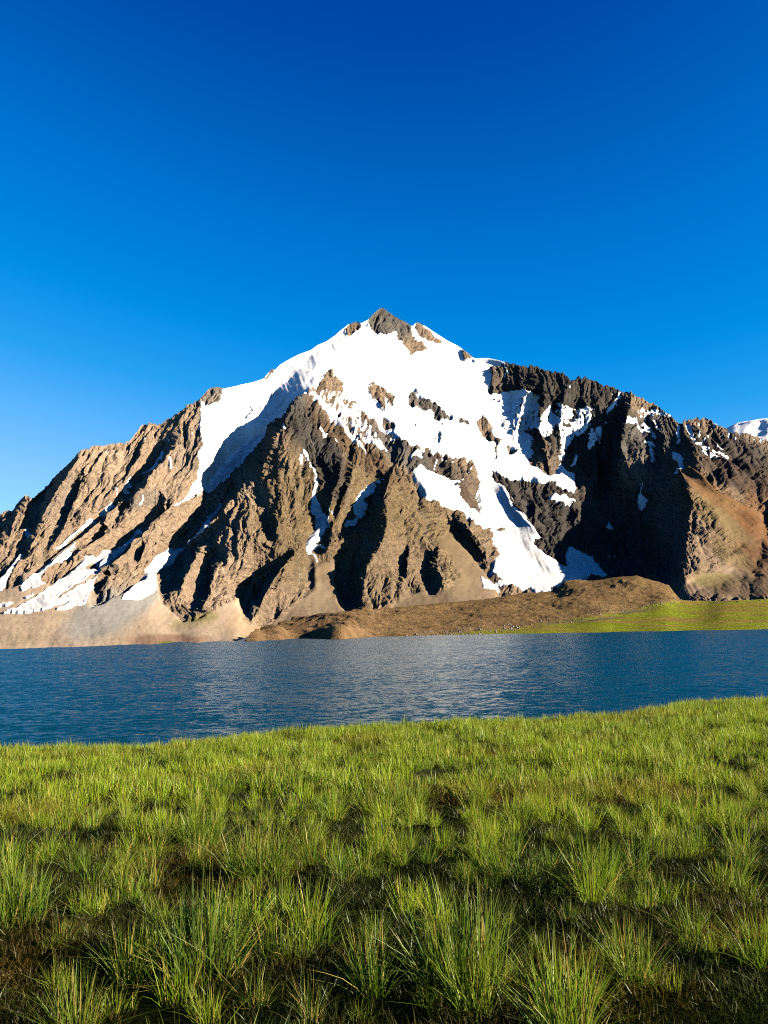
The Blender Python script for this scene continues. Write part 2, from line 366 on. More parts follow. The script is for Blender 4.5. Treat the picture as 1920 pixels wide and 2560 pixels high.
# -------- cover: what each place of the mountain is made of (snow, rock, scree) --------
wx = X + perlin(X / 22, Y / 22, seed=41) * 5 + perlin(X / 8, Y / 8, seed=42) * 1.6
wy = Y + perlin(X / 22, Y / 22, seed=43) * 5 + perlin(X / 8, Y / 8, seed=44) * 1.6
def inside(poly):
    p = np.array(poly); out = np.zeros(X.shape, bool)
    c0 = max(0, np.searchsorted(PX, p[:, 0].min() - 14) - 1); c1 = min(NC, np.searchsorted(PX, p[:, 0].max() + 14) + 1)
    ax, ay = wx[c0:c1], wy[c0:c1]; o = np.zeros(ax.shape, bool)
    for (x0, y0), (x1, y1) in zip(p, np.roll(p, -1, 0)):
        if y0 == y1: continue
        o ^= ((y0 > ay) != (y1 > ay)) & (ax < (x1 - x0) * (ay - y0) / (y1 - y0) + x0)
    out[c0:c1] = o
    return out
def streak(pts, m, amount=1.0):
    for (x0, y0, w0), (x1, y1, w1) in zip(pts, pts[1:]):
        c0 = max(0, np.searchsorted(PX, min(x0, x1) - 30)); c1 = min(NC, np.searchsorted(PX, max(x0, x1) + 30))
        ax, ay = wx[c0:c1], wy[c0:c1]
        dx, dy = x1 - x0, y1 - y0
        t = np.clip(((ax - x0) * dx + (ay - y0) * dy) / (dx * dx + dy * dy + 1e-9), 0, 1)
        d = np.hypot(ax - x0 - t * dx, ay - y0 - t * dy); w = (w0 + (w1 - w0) * t) / 2 + 0.8
        m[c0:c1] = np.maximum(m[c0:c1], amount * smooth(w + 1.2, w - 1.2, d))
snow = np.zeros((NC, NR))
# patchy snow on the cliffs (share of the ground that is white)
thin = np.zeros((NC, NR))
for crop, share, poly in [
    ('K4', .62, [(760, 400), (1000, 370), (1150, 430), (1160, 560), (1130, 640), (1250, 500), (1300, 620), (1230, 760), (1120, 700), (1000, 720), (990, 860), (880, 800), (780, 760), (760, 640), (690, 560)]),
    ('K4', .50, [(1300, 470), (1450, 520), (1600, 520), (1590, 660), (1420, 790), (1370, 900), (1330, 760), (1290, 620)]),
    ('K4', .35, [(720, 180), (880, 150), (900, 250), (800, 300), (740, 260)]),
    ('K5', .5, [(170, 420), (290, 350), (290, 520), (180, 550)]),
    ('K5', .5, [(480, 300), (560, 310), (640, 360), (730, 470), (690, 450), (560, 370), (500, 350)]),
    ('K5', .35, [(540, 130), (650, 230), (830, 280), (860, 350), (760, 320), (640, 300), (560, 260)]),
    ('K5', .30, [(940, 350), (1130, 320), (1300, 400), (1500, 450), (1659, 470), (1750, 500), (1659, 560), (1450, 520), (1300, 480), (1270, 540), (1040, 470)]),
    ('K5', .25, [(0, 30), (440, 120), (330, 330), (0, 220)]),
    ('B', .45, [(430, 540), (620, 560), (760, 720), (900, 900), (700, 820), (520, 660)]),
    ('B', .3, [(850, 780), (1000, 850), (1240, 930), (1420, 1060), (1300, 1080), (1040, 960)]),
    ('B', .55, [(980, 690), (1250, 720), (1240, 880), (1100, 850), (1000, 780)]),
    ('A', .2, [(470, 540), (570, 505), (740, 492), (960, 375), (1180, 240), (1200, 480), (960, 560), (700, 580)]),
    ('K5', .3, [(0, 1420), (200, 1420), (480, 1420), (480, 1600), (300, 1610), (0, 1600)])]:
    thin = np.maximum(thin, inside(at(crop, poly)) * (share + 0.03))
full = [
    at('A', [(1325, 150), (1450, 120), (1530, 110)]) + at('B', [(80, 470), (240, 360), (350, 300), (560, 190), (700, 100), (830, 40), (1050, 120), (1230, 230), (1390, 340), (1470, 340), (1560, 380)])
    + at('K4', [(870, 150), (740, 205), (770, 285), (725, 375), (770, 425), (760, 500), (690, 560), (640, 650), (690, 740), (770, 790), (880, 800), (900, 880), (980, 880), (1000, 800), (1050, 900),
        (1080, 960), (1150, 1000), (1240, 1060), (1330, 1050), (1370, 950), (1400, 1010), (1450, 1050), (1480, 1150), (1450, 1210), (1330, 1180), (1270, 1100), (1160, 1110), (1050, 1080), (920, 1070),
        (850, 1060), (770, 1040), (770, 1110), (860, 1150), (870, 1220), (920, 1330), (1060, 1450), (1180, 1570), (1110, 1580), (1100, 1640), (1180, 1700)])
    + at('C', [(320, 1215), (450, 1290), (590, 1350), (560, 1390), (420, 1385), (370, 1410), (380, 1450), (270, 1465), (250, 1430), (200, 1440), (60, 1415), (0, 1430)])
    + at('B', [(1530, 1690), (1540, 1740), (1440, 1730), (1420, 1655), (1500, 1690), (1560, 1680), (1480, 1610), (1550, 1520), (1490, 1430)])
    + at('K4', [(840, 1740), (760, 1620), (790, 1560), (740, 1510), (590, 1420), (520, 1360), (330, 1310), (240, 1250), (200, 1190), (150, 1100), (100, 1040), (170, 990), (260, 1020), (400, 1080),
        (450, 1130), (520, 1140), (470, 1160), (530, 1290), (680, 1380), (690, 1320), (670, 1220), (690, 1170), (660, 1100), (620, 1000), (530, 930), (400, 890), (270, 860), (160, 850), (0, 770)])
    + at('B', [(850, 760), (750, 690), (620, 560), (540, 430), (460, 520), (430, 515), (350, 600), (250, 700), (150, 780), (50, 900)])
    + at('K2', [(1000, 180), (900, 280), (780, 380), (700, 400), (620, 460), (480, 530), (450, 525), (550, 470), (640, 290), (650, 200), (640, 100)])
    + at('A', [(1210, 500), (1180, 380), (1190, 250), (1240, 260), (1300, 250)]),
    at('K1', [(0, 1130), (160, 930), (180, 930), (70, 1110), (40, 1190), (0, 1230), (-150, 1350), (-150, 1250)]),
    at('K1', [(330, 1075), (250, 1130), (165, 1215), (180, 1250), (290, 1225), (390, 1165), (340, 1165)]),
    at('K1', [(820, 930), (740, 950), (650, 1030), (450, 1185), (300, 1300), (180, 1380), (20, 1440), (250, 1400), (420, 1330), (520, 1260), (720, 1150), (800, 1050), (930, 930), (1000, 870), (960, 880), (860, 940), (780, 1050), (690, 1080)]),
    at('K1', [(850, 1105), (740, 1160), (560, 1270), (420, 1340), (150, 1415), (20, 1440), (300, 1425), (430, 1395), (540, 1345), (560, 1350), (460, 1425), (540, 1410), (700, 1355), (760, 1250), (780, 1190)]),
    at('K1', [(0, 1370), (120, 1355), (60, 1380), (0, 1390), (-100, 1400), (-100, 1385)]),
    at('K1', [(200, 1310), (270, 1285), (270, 1300), (220, 1325)]),
    at('K1', [(1310, 1055), (1270, 1060), (1110, 1200), (1040, 1260), (1000, 1320), (1080, 1320), (1190, 1325), (1300, 1230)]),
    at('K4', [(1240, 1230), (1300, 1215), (1330, 1240), (1380, 1230), (1460, 1290), (1390, 1330), (1330, 1290)]),
    at('K5', [(625, 800), (605, 900), (560, 980), (575, 1070), (640, 1000), (610, 950)]),
    at('K5', [(350, 1145), (412, 1240), (340, 1195)]),
    at('K5', [(20, 1350), (80, 1370), (250, 1490), (330, 1600), (160, 1590), (0, 1530), (0, 1400)]),
    at('K4', [(90, 890), (180, 870), (190, 930), (80, 940)])]
for poly in full: snow = np.maximum(snow, inside(poly) * 1.0)
for crop, poly in [
    ('B', [(760, 140), (830, 40), (880, 60), (950, 110), (1010, 160), (1030, 230), (1060, 260), (1130, 310), (1060, 320), (1010, 345), (985, 300), (940, 240), (930, 200), (870, 225), (800, 200), (765, 165)]),
    ('B', [(1048, 150), (1100, 185), (1210, 275), (1160, 275), (1080, 240), (1030, 180)]), ('B', [(1310, 310), (1400, 360), (1330, 365)]),
    ('B', [(620, 190), (650, 160), (700, 150), (720, 180), (680, 195), (640, 235)]),
    ('B', [(760, 540), (790, 505), (830, 530), (920, 590), (910, 640), (850, 590), (860, 685), (800, 600)]),
    ('B', [(1000, 580), (1040, 525), (1060, 570), (1260, 700), (1240, 725), (1170, 715), (1140, 660), (1050, 655), (1005, 635)]),
    ('B', [(1150, 690), (1210, 720), (1235, 800), (1220, 860), (1160, 840), (1150, 770)]), ('B', [(1005, 695), (1080, 760), (1105, 835), (1050, 800)]),
    ('B', [(840, 705), (920, 760), (905, 785), (850, 745)]), ('B', [(1310, 705), (1375, 740), (1300, 748)]),
    ('B', [(1400, 740), (1470, 670), (1510, 700), (1480, 780), (1440, 810)]),
    ('B', [(530, 425), (610, 520), (590, 590), (540, 560), (460, 520)]),
    ('B', [(140, 495), (190, 425), (205, 440), (165, 480)]), ('K4', [(800, 1505), (860, 1530), (870, 1555), (810, 1550)]),
    ('K4', [(800, 780), (825, 790), (810, 920), (795, 925)])]:
    snow = np.where(inside(at(crop, poly)), 0, snow)
for crop, pts in [
    ('K1', [(645, 845, 5), (560, 915, 6), (430, 1000, 8), (330, 1075, 12)]), ('K1', [(770, 640, 7), (660, 730, 6), (560, 815, 5), (480, 875, 3)]),
    ('K1', [(1150, 745, 6), (1000, 865, 8), (930, 930, 9)]), ('K1', [(850, 960, 5), (740, 990, 10)]),
    ('K2', [(815, 500, 5), (720, 640, 6), (580, 810, 6), (440, 920, 9), (300, 1050, 12)]), ('K1', [(960, 400, 4), (975, 450, 5)]),
    ('K1', [(1100, 310, 3), (1050, 420, 3)]), ('K1', [(1330, 90, 4), (1260, 220, 5), (1200, 240, 3)]), ('K1', [(1175, 470, 5), (1150, 540, 6)]),
    ('K1', [(930, 510, 3), (850, 600, 6)]), ('K1', [(235, 700, 4), (220, 790, 3)]), ('K2', [(410, 130, 4), (425, 220, 4)]),
    ('K3', [(190, 240, 4.4), (240, 330, 3.3), (290, 440, 3.9), (300, 520, 3.9), (275, 600, 4.4), (285, 680, 5.0), (330, 780, 7.2), (335, 850, 7.2), (300, 930, 8.2), (265, 1010, 7.7), (280, 1080, 2.8), (305, 1170, 2.2)]),
    ('K3', [(270, 1000, 7.7), (340, 1010, 5.0)]), ('K3', [(815, 430, 2.2), (760, 520, 2.8), (712, 580, 3.9), (690, 650, 6.6), (660, 730, 5.5), (610, 800, 3.3), (580, 860, 1.7)]),
    ('K3', [(410, 740, 4), (380, 850, 4)]), ('K3', [(165, 300, 3), (180, 370, 3)]), ('K3', [(20, 20, 5), (40, 70, 4)]),
    ('B', [(440, 560, 9), (530, 650, 10), (610, 740, 8), (690, 830, 7), (745, 890, 5)]), ('B', [(590, 605, 10), (660, 680, 5)]), ('B', [(480, 750, 4), (520, 790, 5)]), ('B', [(560, 825, 3), (590, 850, 4)]),
    ('K5', [(870, 590, 5), (905, 640, 8), (905, 700, 8), (870, 750, 4)]), ('K5', [(660, 520, 4), (690, 570, 4), (695, 660, 3)]),
    ('K5', [(910, 380, 3), (905, 500, 4)]), ('K5', [(440, 120, 4), (400, 190, 7), (335, 250, 5)]),
    ('K5', [(1060, 520, 5), (1160, 560, 5)]), ('K5', [(1210, 570, 5), (1335, 610, 4)]), ('K5', [(1180, 600, 4), (1280, 640, 4)]), ('K5', [(1000, 380, 9), (1010, 440, 10), (1050, 490, 6)]),
    ('K5', [(1110, 590, 3), (1150, 610, 3)]), ('K5', [(1240, 530, 3), (1300, 560, 3)]),
    ('K5', [(700, 255, 8), (800, 295, 8)]), ('K5', [(500, 310, 11), (560, 350, 10)]), ('K5', [(640, 350, 7), (710, 460, 5)]), ('K5', [(710, 350, 4), (760, 430, 3)]),
    ('K5', [(30, 690, 4), (65, 640, 4)]), ('K5', [(645, 515, 4), (710, 530, 4)]),
    ('K4', [(1380, 830, 8), (1375, 930, 9)]), ('K4', [(1030, 760, 22), (1060, 880, 8)])]:
    streak(at(crop, pts), snow)
hn = 0.5 + 0.5 * (0.65 * fbm(X / 8 + Y / 34, Y / 36, oct=3, seed=51) + 0.35 * perlin(X / 4, Y / 12, seed=55)) * 1.5
snow = np.maximum(snow, smooth(0.06, -0.06, hn - thin) * (thin > 0))
fleck = fbm(X / 7 + Y / 30, Y / 10, oct=3, seed=57)
snow_s = blur(snow, 1)
depth = np.maximum(0.5 * blur(snow, 2) + 0.5 * blur(snow, 14), 0.64 * blur(snow, 1))            # deep in the middle, thin at the rim

# scree and smooth slopes (no crags)
soft = np.zeros((NC, NR))
for crop, poly in [
    ('K1', [(-2400, 1200), (-100, 1260), (170, 1200), (170, 1090), (300, 1090), (340, 1180), (430, 1180), (660, 1060), (790, 1080), (760, 1260), (740, 1380), (820, 1360), (1040, 1250), (1300, 1080), (1320, 1230), (1340, 1340), (1450, 1420), (1500, 1500), (1680, 1480), (1680, 1800), (-2400, 1900)]),
    ('K2', [(560, 1520), (700, 1470), (900, 1350), (1000, 1290), (1000, 1400), (1010, 1500), (1150, 1560), (1330, 1480), (1480, 1400), (1600, 1250), (1640, 1100), (1659, 1000), (1800, 1000), (1800, 1800), (500, 1800)]),
    ('K3', [(300, 1050), (330, 1350), (450, 1370), (510, 1560), (700, 1600), (900, 1560), (1020, 1490), (1190, 1400), (1270, 1450), (1400, 1390), (1500, 1290), (1380, 1080), (1300, 1000), (1400, 930), (1480, 1000), (1659, 1200), (1800, 1400), (1800, 1800), (0, 1800), (0, 1640), (280, 1400), (270, 1100)]),
    ('K5', [(890, 720), (960, 690), (1080, 740), (1250, 900), (1450, 1000), (1640, 1080), (1640, 1320), (1500, 1400), (1300, 1230), (1200, 1050), (1020, 880)]),
    ('K5', [(1380, 1450), (1560, 1300), (1800, 1300), (1800, 1800), (900, 1800), (900, 1700), (1080, 1600), (1250, 1600)]),
    ('S', [(1960, 1150), (2620, 1300), (2620, 1620), (1960, 1620)]), ('S', [(-700, 1500), (-40, 1450), (-40, 1640), (-700, 1660)])]:
    soft = np.maximum(soft, inside(at(crop, poly)) * (0.62 if crop == 'K5' else 1.0))
soft = blur(soft, 24); apron = blur(soft, 160)
base_snow = smooth(0.70, 0.98, depth)
rough = np.clip(1 - soft * 0.93, 0, 1) * (1 - 0.95 * base_snow) * (1 - 0.45 * smooth(0.1, 0.7, apron))

# -------- crags: noise in metres, elongated along the local run of the rock --------
met = R / F
Xm, Ym = (X - CX) * 0.75, (CY - Y) * 0.75 * 1.25
def crags(theta, seed):
    c, s = math.cos(theta), math.sin(theta)
    p, q = Xm * c + Ym * s, -Xm * s + Ym * c          # q runs along the ribs
    wob = perlin(Xm / 45, Ym / 45, seed=seed + 5) * 16 + perlin(Xm / 14, Ym / 14, seed=seed + 6) * 4
    wob2 = perlin(Xm / 30, Ym / 30, seed=seed + 8) * 14
    p, q = p + wob, q + wob2
    return (facet(p / 58, q / 120, seed) * 7 + facet(p / 26, q / 55, seed + 1) * 3.8 + facet(p / 11, q / 24, seed + 2) * 2.8
            + facet(p / 5.5, q / 12, seed + 3) * 2.1 + facet(p / 2.8, q / 5.5, seed + 4) * 1.2)
wl = smooth(620, 480, X + (Y - 1200) * 0.4)           # left mountain: ribs lean to the right going up
wr = smooth(1640, 1740, X)                            # right spur: strata dip to the right
wm = np.clip(1 - wl - wr, 0, 1)
craggy = wl * crags(math.radians(-22), 100) + wm * crags(math.radians(4), 200) + wr * crags(math.radians(52), 300)
def ledge(t):                                          # saw-tooth: each bed stands proud, then steps back
    return 2 * np.abs(t - np.floor(t + 0.5)) * 2 - 1
strat = Ym + Xm * (0.22 * wm - 0.55 * wr + 0.45 * wl) + perlin(Xm / 50, Ym / 50, seed=401) * 9
bed = (ledge(strat / 15) * 1.7 + ledge(strat / 6.3 + 0.3) * 1.1) * (0.35 + 0.9 * smooth(-0.2, 0.4, fbm(Xm / 60, Ym / 60, oct=2, seed=403))) * (wm + 0.45 * wr + 0.5 * wl)
gentle = fbm(Xm / 60, Ym / 60, oct=3, seed=500) * 3 * (0.25 + 0.75 * soft) + fbm(Xm / 9, Ym / 9, oct=2, seed=510) * 0.5
edge = np.minimum(1, (NR - 1 - np.arange(NR))[None, :] / 4.0)
wind = (fbm(Xm / 70 + Ym / 160, Ym / 80, oct=3, seed=530) * 6 + fbm((Xm + Ym * 0.35) / 9, Ym / 60, oct=2, seed=533) * 1.3) * base_snow
def monotone(Rr, least):
    out = Rr.copy()
    for j in range(1, NR):
        out[:, j] = np.maximum(out[:, j], out[:, j - 1] + least[:, j])
    return out
dy = (Y[:, :1] - Y[:, 1:2])
least = met * dy * 0.35
Rform = monotone(R - relief * RELIEF * (1 - 0.75 * smooth(0.12, 0.75, apron)), least)
Rform = blur(Rform, 2) * (1 - soft) + blur(Rform, 14) * soft
Pform = survey(X, Y, Rform)
def normals(P):
    du = np.gradient(P, axis=0); dv = np.gradient(P, axis=1)
    n = np.cross(du, dv); return n / np.linalg.norm(n, axis=-1, keepdims=True)
Nform = normals(np.stack([blur(Pform[..., k], 6) for k in range(3)], -1))
Nform[:, -12:] *= edge[:, -12:, None]
size = np.clip(R / 1700, 0.15, 1.25)          # nearer ground is seen larger: keep the relief in metres
bump_all = (craggy * rough + bed * rough + gentle) * size
# running water: cells drain to their lowest neighbour, busy channels are cut into V-shaped gullies
acc = None; worn = 0
for it, (k_cut, least_a, power, c_side, spread) in enumerate(((0.38, 22, 0.42, 0.34, 16), (0.40, 8, 0.32, 0.6, 5))):
    Pt = Pform + Nform * bump_all[..., None]
    best = np.full((NC, NR), 1e-6); rec = np.arange(NC * NR).reshape(NC, NR).copy(); idx = np.arange(NC * NR).reshape(NC, NR)
    for di, dj in ((1, 0), (-1, 0), (0, 1), (0, -1), (1, 1), (1, -1), (-1, 1), (-1, -1)):
        a0, a1 = max(0, -di), NC - max(0, di); b0, b1 = max(0, -dj), NR - max(0, dj)
        A_, B_ = Pt[a0:a1, b0:b1], Pt[a0 + di:a1 + di, b0 + dj:b1 + dj]
        sl_ = (A_[..., 2] - B_[..., 2]) / (np.hypot(A_[..., 0] - B_[..., 0], A_[..., 1] - B_[..., 1]) + 0.3)
        up_ = sl_ > best[a0:a1, b0:b1]
        best[a0:a1, b0:b1] = np.where(up_, sl_, best[a0:a1, b0:b1]); rec[a0:a1, b0:b1] = np.where(up_, idx[a0 + di:a1 + di, b0 + dj:b1 + dj], rec[a0:a1, b0:b1])
    order = np.argsort(-Pt[..., 2].ravel()).tolist(); rl = rec.ravel().tolist(); ac = [1.0] * (NC * NR)
    for i in order:
        j = rl[i]
        if j != i: ac[j] += ac[i]
    acc = np.array(ac).reshape(NC, NR)
    cut = k_cut * np.minimum(np.maximum(acc - least_a, 0), 1800) ** power
    for _ in range(spread):
        b_ = np.pad(cut, 1, mode='edge')
        cut = np.maximum(cut, np.maximum.reduce((b_[:-2, 1:-1], b_[2:, 1:-1], b_[1:-1, :-2], b_[1:-1, 2:])) - c_side)
        cut = np.maximum(cut, np.maximum.reduce((b_[:-2, :-2], b_[2:, :-2], b_[:-2, 2:], b_[2:, 2:])) - c_side * 1.41)
    bump_all = bump_all - cut * rough * edge * size; worn = worn + cut
worn_mean = float(worn[rough > 0.8].mean())
bump_all = bump_all - worn_mean * 1.25 * base_snow * edge * size      # snow fills hollows: its bed lies as low as the worn rock
Prock = Pform + Nform * bump_all[..., None]
# shoreline stays put where the mountain meets the lake; further right it dips under the moraine
Prock[..., 2] = np.where(V[None, :] < 0.045, np.minimum(Prock[..., 2], 30), Prock[..., 2])
# far side of the ridge: three more rows falling away behind the skyline
back = []
for k, (dr, dz) in enumerate(((60, -40), (300, -230), (900, -600), (1800, -1300))):
    b = Prock[:, -1].copy(); d = bearing(PX, ysky)
    b[:, :2] += d[:, :2] * dr; b[:, 2] += dz
    back.append(np.maximum(b, (-1e9, -1e9, -30)))
Pfull = np.concatenate((Prock, np.stack(back, 1)), 1)

# -------- colours of the bare ground (albedo) --------
def srgb(r, g, b):
    c = np.array((r, g, b)) / 255.0
    return np.where(c <= 0.04045, c / 12.92, ((c + 0.055) / 1.055) ** 2.4)
TAN, OLIVE, DARK, GREY, RUST, SCREE, GSCREE, MOSS, BUFF = ((.245, .175, .118), (.160, .115, .058), (.060, .054, .048), (.125, .112, .098), (.170, .092, .038),
    (.38, .285, .195), (.23, .215, .19), (.130, .120, .030), (.300, .225, .150))
C = np.ones((NC, NR, 3)) * TAN
def tint(cx, cy, rx, ry, ang, colr, amount=1.0):
    global C
    a_ = math.radians(ang); dx, dy_ = wx - cx, wy - cy
    u = (dx * math.cos(a_) + dy_ * math.sin(a_)) / rx; v = (-dx * math.sin(a_) + dy_ * math.cos(a_)) / ry
    w = (smooth(1.25, 0.6, np.hypot(u, v)) * amount)[..., None]
    C = C * (1 - w) + np.array(colr) * w
tint(900, 1320, 330, 200, 20, OLIVE, .75)
tint(960, 1420, 200, 90, 10, TAN, .5)
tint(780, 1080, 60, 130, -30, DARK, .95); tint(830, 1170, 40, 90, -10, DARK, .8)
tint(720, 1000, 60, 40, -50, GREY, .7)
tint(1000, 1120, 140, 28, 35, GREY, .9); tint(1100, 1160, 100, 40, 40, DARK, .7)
tint(900, 1120, 160, 30, 38, (.130, .085, .050), .8)
tint(620, 1210, 90, 30, 50, BUFF, .6)
tint(1170, 1250, 60, 25, 55, (.09, .06, .045), .8)
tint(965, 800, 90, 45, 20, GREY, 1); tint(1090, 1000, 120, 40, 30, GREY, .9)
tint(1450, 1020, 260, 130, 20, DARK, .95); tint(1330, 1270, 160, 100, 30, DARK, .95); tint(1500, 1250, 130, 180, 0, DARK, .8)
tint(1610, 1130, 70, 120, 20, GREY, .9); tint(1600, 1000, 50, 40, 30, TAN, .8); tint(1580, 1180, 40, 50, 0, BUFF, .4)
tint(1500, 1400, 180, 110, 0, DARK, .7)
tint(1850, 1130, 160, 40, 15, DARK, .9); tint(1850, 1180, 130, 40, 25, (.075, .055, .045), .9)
tint(1800, 1240, 160, 34, 38, RUST, .85); tint(1890, 1330, 50, 120, 0, (.17, .085, .040), .8)
tint(1790, 1290, 120, 26, 38, OLIVE, .9); tint(1760, 1400, 60, 40, 30, TAN, .7); tint(1830, 1380, 70, 30, 40, OLIVE, .8)
tint(1790, 1450, 60, 22, 0, MOSS, .6); tint(1880, 1470, 120, 30, 0, (.12, .085, .055), .8)
tint(540, 1020, 50, 80, 20, GREY, .8); tint(480, 1130, 50, 60, 0, GREY, .35); tint(360, 1250, 60, 24, -20, GREY, .6)
tint(150, 1220, 40, 80, 30, GREY, .35); tint(260, 1150, 80, 30, -20, BUFF, .5)
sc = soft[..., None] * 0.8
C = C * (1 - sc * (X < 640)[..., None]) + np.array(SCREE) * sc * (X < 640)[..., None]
tint(60, 1600, 120, 16, 0, BUFF, .8)
tint(270, 1530, 130, 60, -28, GSCREE, .95); tint(350, 1490, 60, 40, -30, GSCREE, .9)
tint(420, 1600, 110, 16, 0, (.20, .115, .075), .8); tint(420, 1606, 30, 4, 0, MOSS, .9)
tint(480, 1555, 60, 18, -10, MOSS, .45); tint(625, 1580, 30, 20, 0, MOSS, .6); tint(510, 1540, 40, 14, 0, MOSS, .5)
tint(795, 1505, 40, 60, 0, (.30, .23, .145), .8); tint(610, 1565, 50, 45, -35, (.36, .26, .16), .85); tint(1130, 1450, 60, 40, 30, (.26, .19, .11), .7)
gb = (smooth(25, 300, blur(acc, 1)) * rough * 0.45)[..., None]
C = C * (1 - gb) + (C * 0.6 + 0.08) * gb
C *= (0.46 + 0.17 * smooth(700, 560, X))[..., None]  # left flank lightened: paler rock, plus stronger sunlight put into its colour
C *= (1 + 0.28 * fbm(Xm / 40, Ym / 25, oct=4, seed=600) + 0.16 * fbm(Xm / 30, (Ym + Xm * 0.3) / 5, oct=2, seed=610) * rough + 0.22 * fbm(Xm / 10, Ym / 16, oct=2, seed=615) * rough + 0.22 * fbm((Xm - Ym * 0.8) / 14, (Ym + Xm) / 110, oct=3, seed=620) * soft)[..., None]
C = np.clip(C, 0.01, 0.8)
Cfull = np.concatenate((C, np.repeat(C[:, -1:], 4, 1)), 1)

def rock_material():
    m, nt, b = new_mat('mountain_rock')
    b.inputs['Roughness'].default_value = 0.95; b.inputs['Specular IOR Level'].default_value = 0.0
    at_ = node(nt, 'ShaderNodeAttribute', attribute_name='tone')
    geo = node(nt, 'ShaderNodeNewGeometry')
    n1 = node(nt, 'ShaderNodeTexNoise', Scale=0.16, Detail=6.0, Roughness=0.7)
    n2 = node(nt, 'ShaderNodeTexNoise', Scale=0.5, Detail=4.0, Roughness=0.75)
    nt.links.new(geo.outputs['Position'], n1.inputs['Vector']); nt.links.new(geo.outputs['Position'], n2.inputs['Vector'])
    mr = node(nt, 'ShaderNodeMapRange'); mr.inputs['From Min'].default_value = 0.3; mr.inputs['From Max'].default_value = 0.7
    mr.inputs['To Min'].default_value = 0.45; mr.inputs['To Max'].default_value = 1.5
    nt.links.new(n1.outputs['Fac'], mr.inputs['Value'])
    mul = node(nt, 'ShaderNodeVectorMath', operation='SCALE')
    cr0 = node(nt, 'ShaderNodeAttribute', attribute_name='crag'); mf = node(nt, 'ShaderNodeMix', data_type='FLOAT'); mf.inputs[2].default_value = 1.0
    mg = node(nt, 'ShaderNodeMapRange'); mg.inputs['To Min'].default_value = 0.25; nt.links.new(cr0.outputs['Fac'], mg.inputs['Value'])
    nt.links.new(mg.outputs[0], mf.inputs[0]); nt.links.new(mr.outputs[0], mf.inputs[3])
    nt.links.new(at_.outputs['Color'], mul.inputs[0]); nt.links.new(mf.outputs[0], mul.inputs['Scale'])
    nt.links.new(mul.outputs[0], b.inputs['Base Color'])
    bump = node(nt, 'ShaderNodeBump', Strength=1.0, Distance=2.5)
    cr = node(nt, 'ShaderNodeAttribute', attribute_name='crag'); mc = node(nt, 'ShaderNodeMapRange'); mc.inputs['To Min'].default_value = 0.12
    nt.links.new(cr.outputs['Fac'], mc.inputs['Value']); nt.links.new(mc.outputs[0], bump.inputs['Strength'])
    nt.links.new(n2.outputs['Fac'], bump.inputs['Height']); nt.links.new(bump.outputs[0], b.inputs['Normal'])
    return m
ROCK = rock_material()
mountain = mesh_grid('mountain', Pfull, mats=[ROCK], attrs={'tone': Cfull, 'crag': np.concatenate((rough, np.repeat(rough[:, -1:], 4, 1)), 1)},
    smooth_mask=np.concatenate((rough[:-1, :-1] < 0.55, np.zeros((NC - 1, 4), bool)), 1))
mountain['kind'] = 'structure'; mountain['label'] = 'steep brown and black rock mountain with a pointed snowy summit'

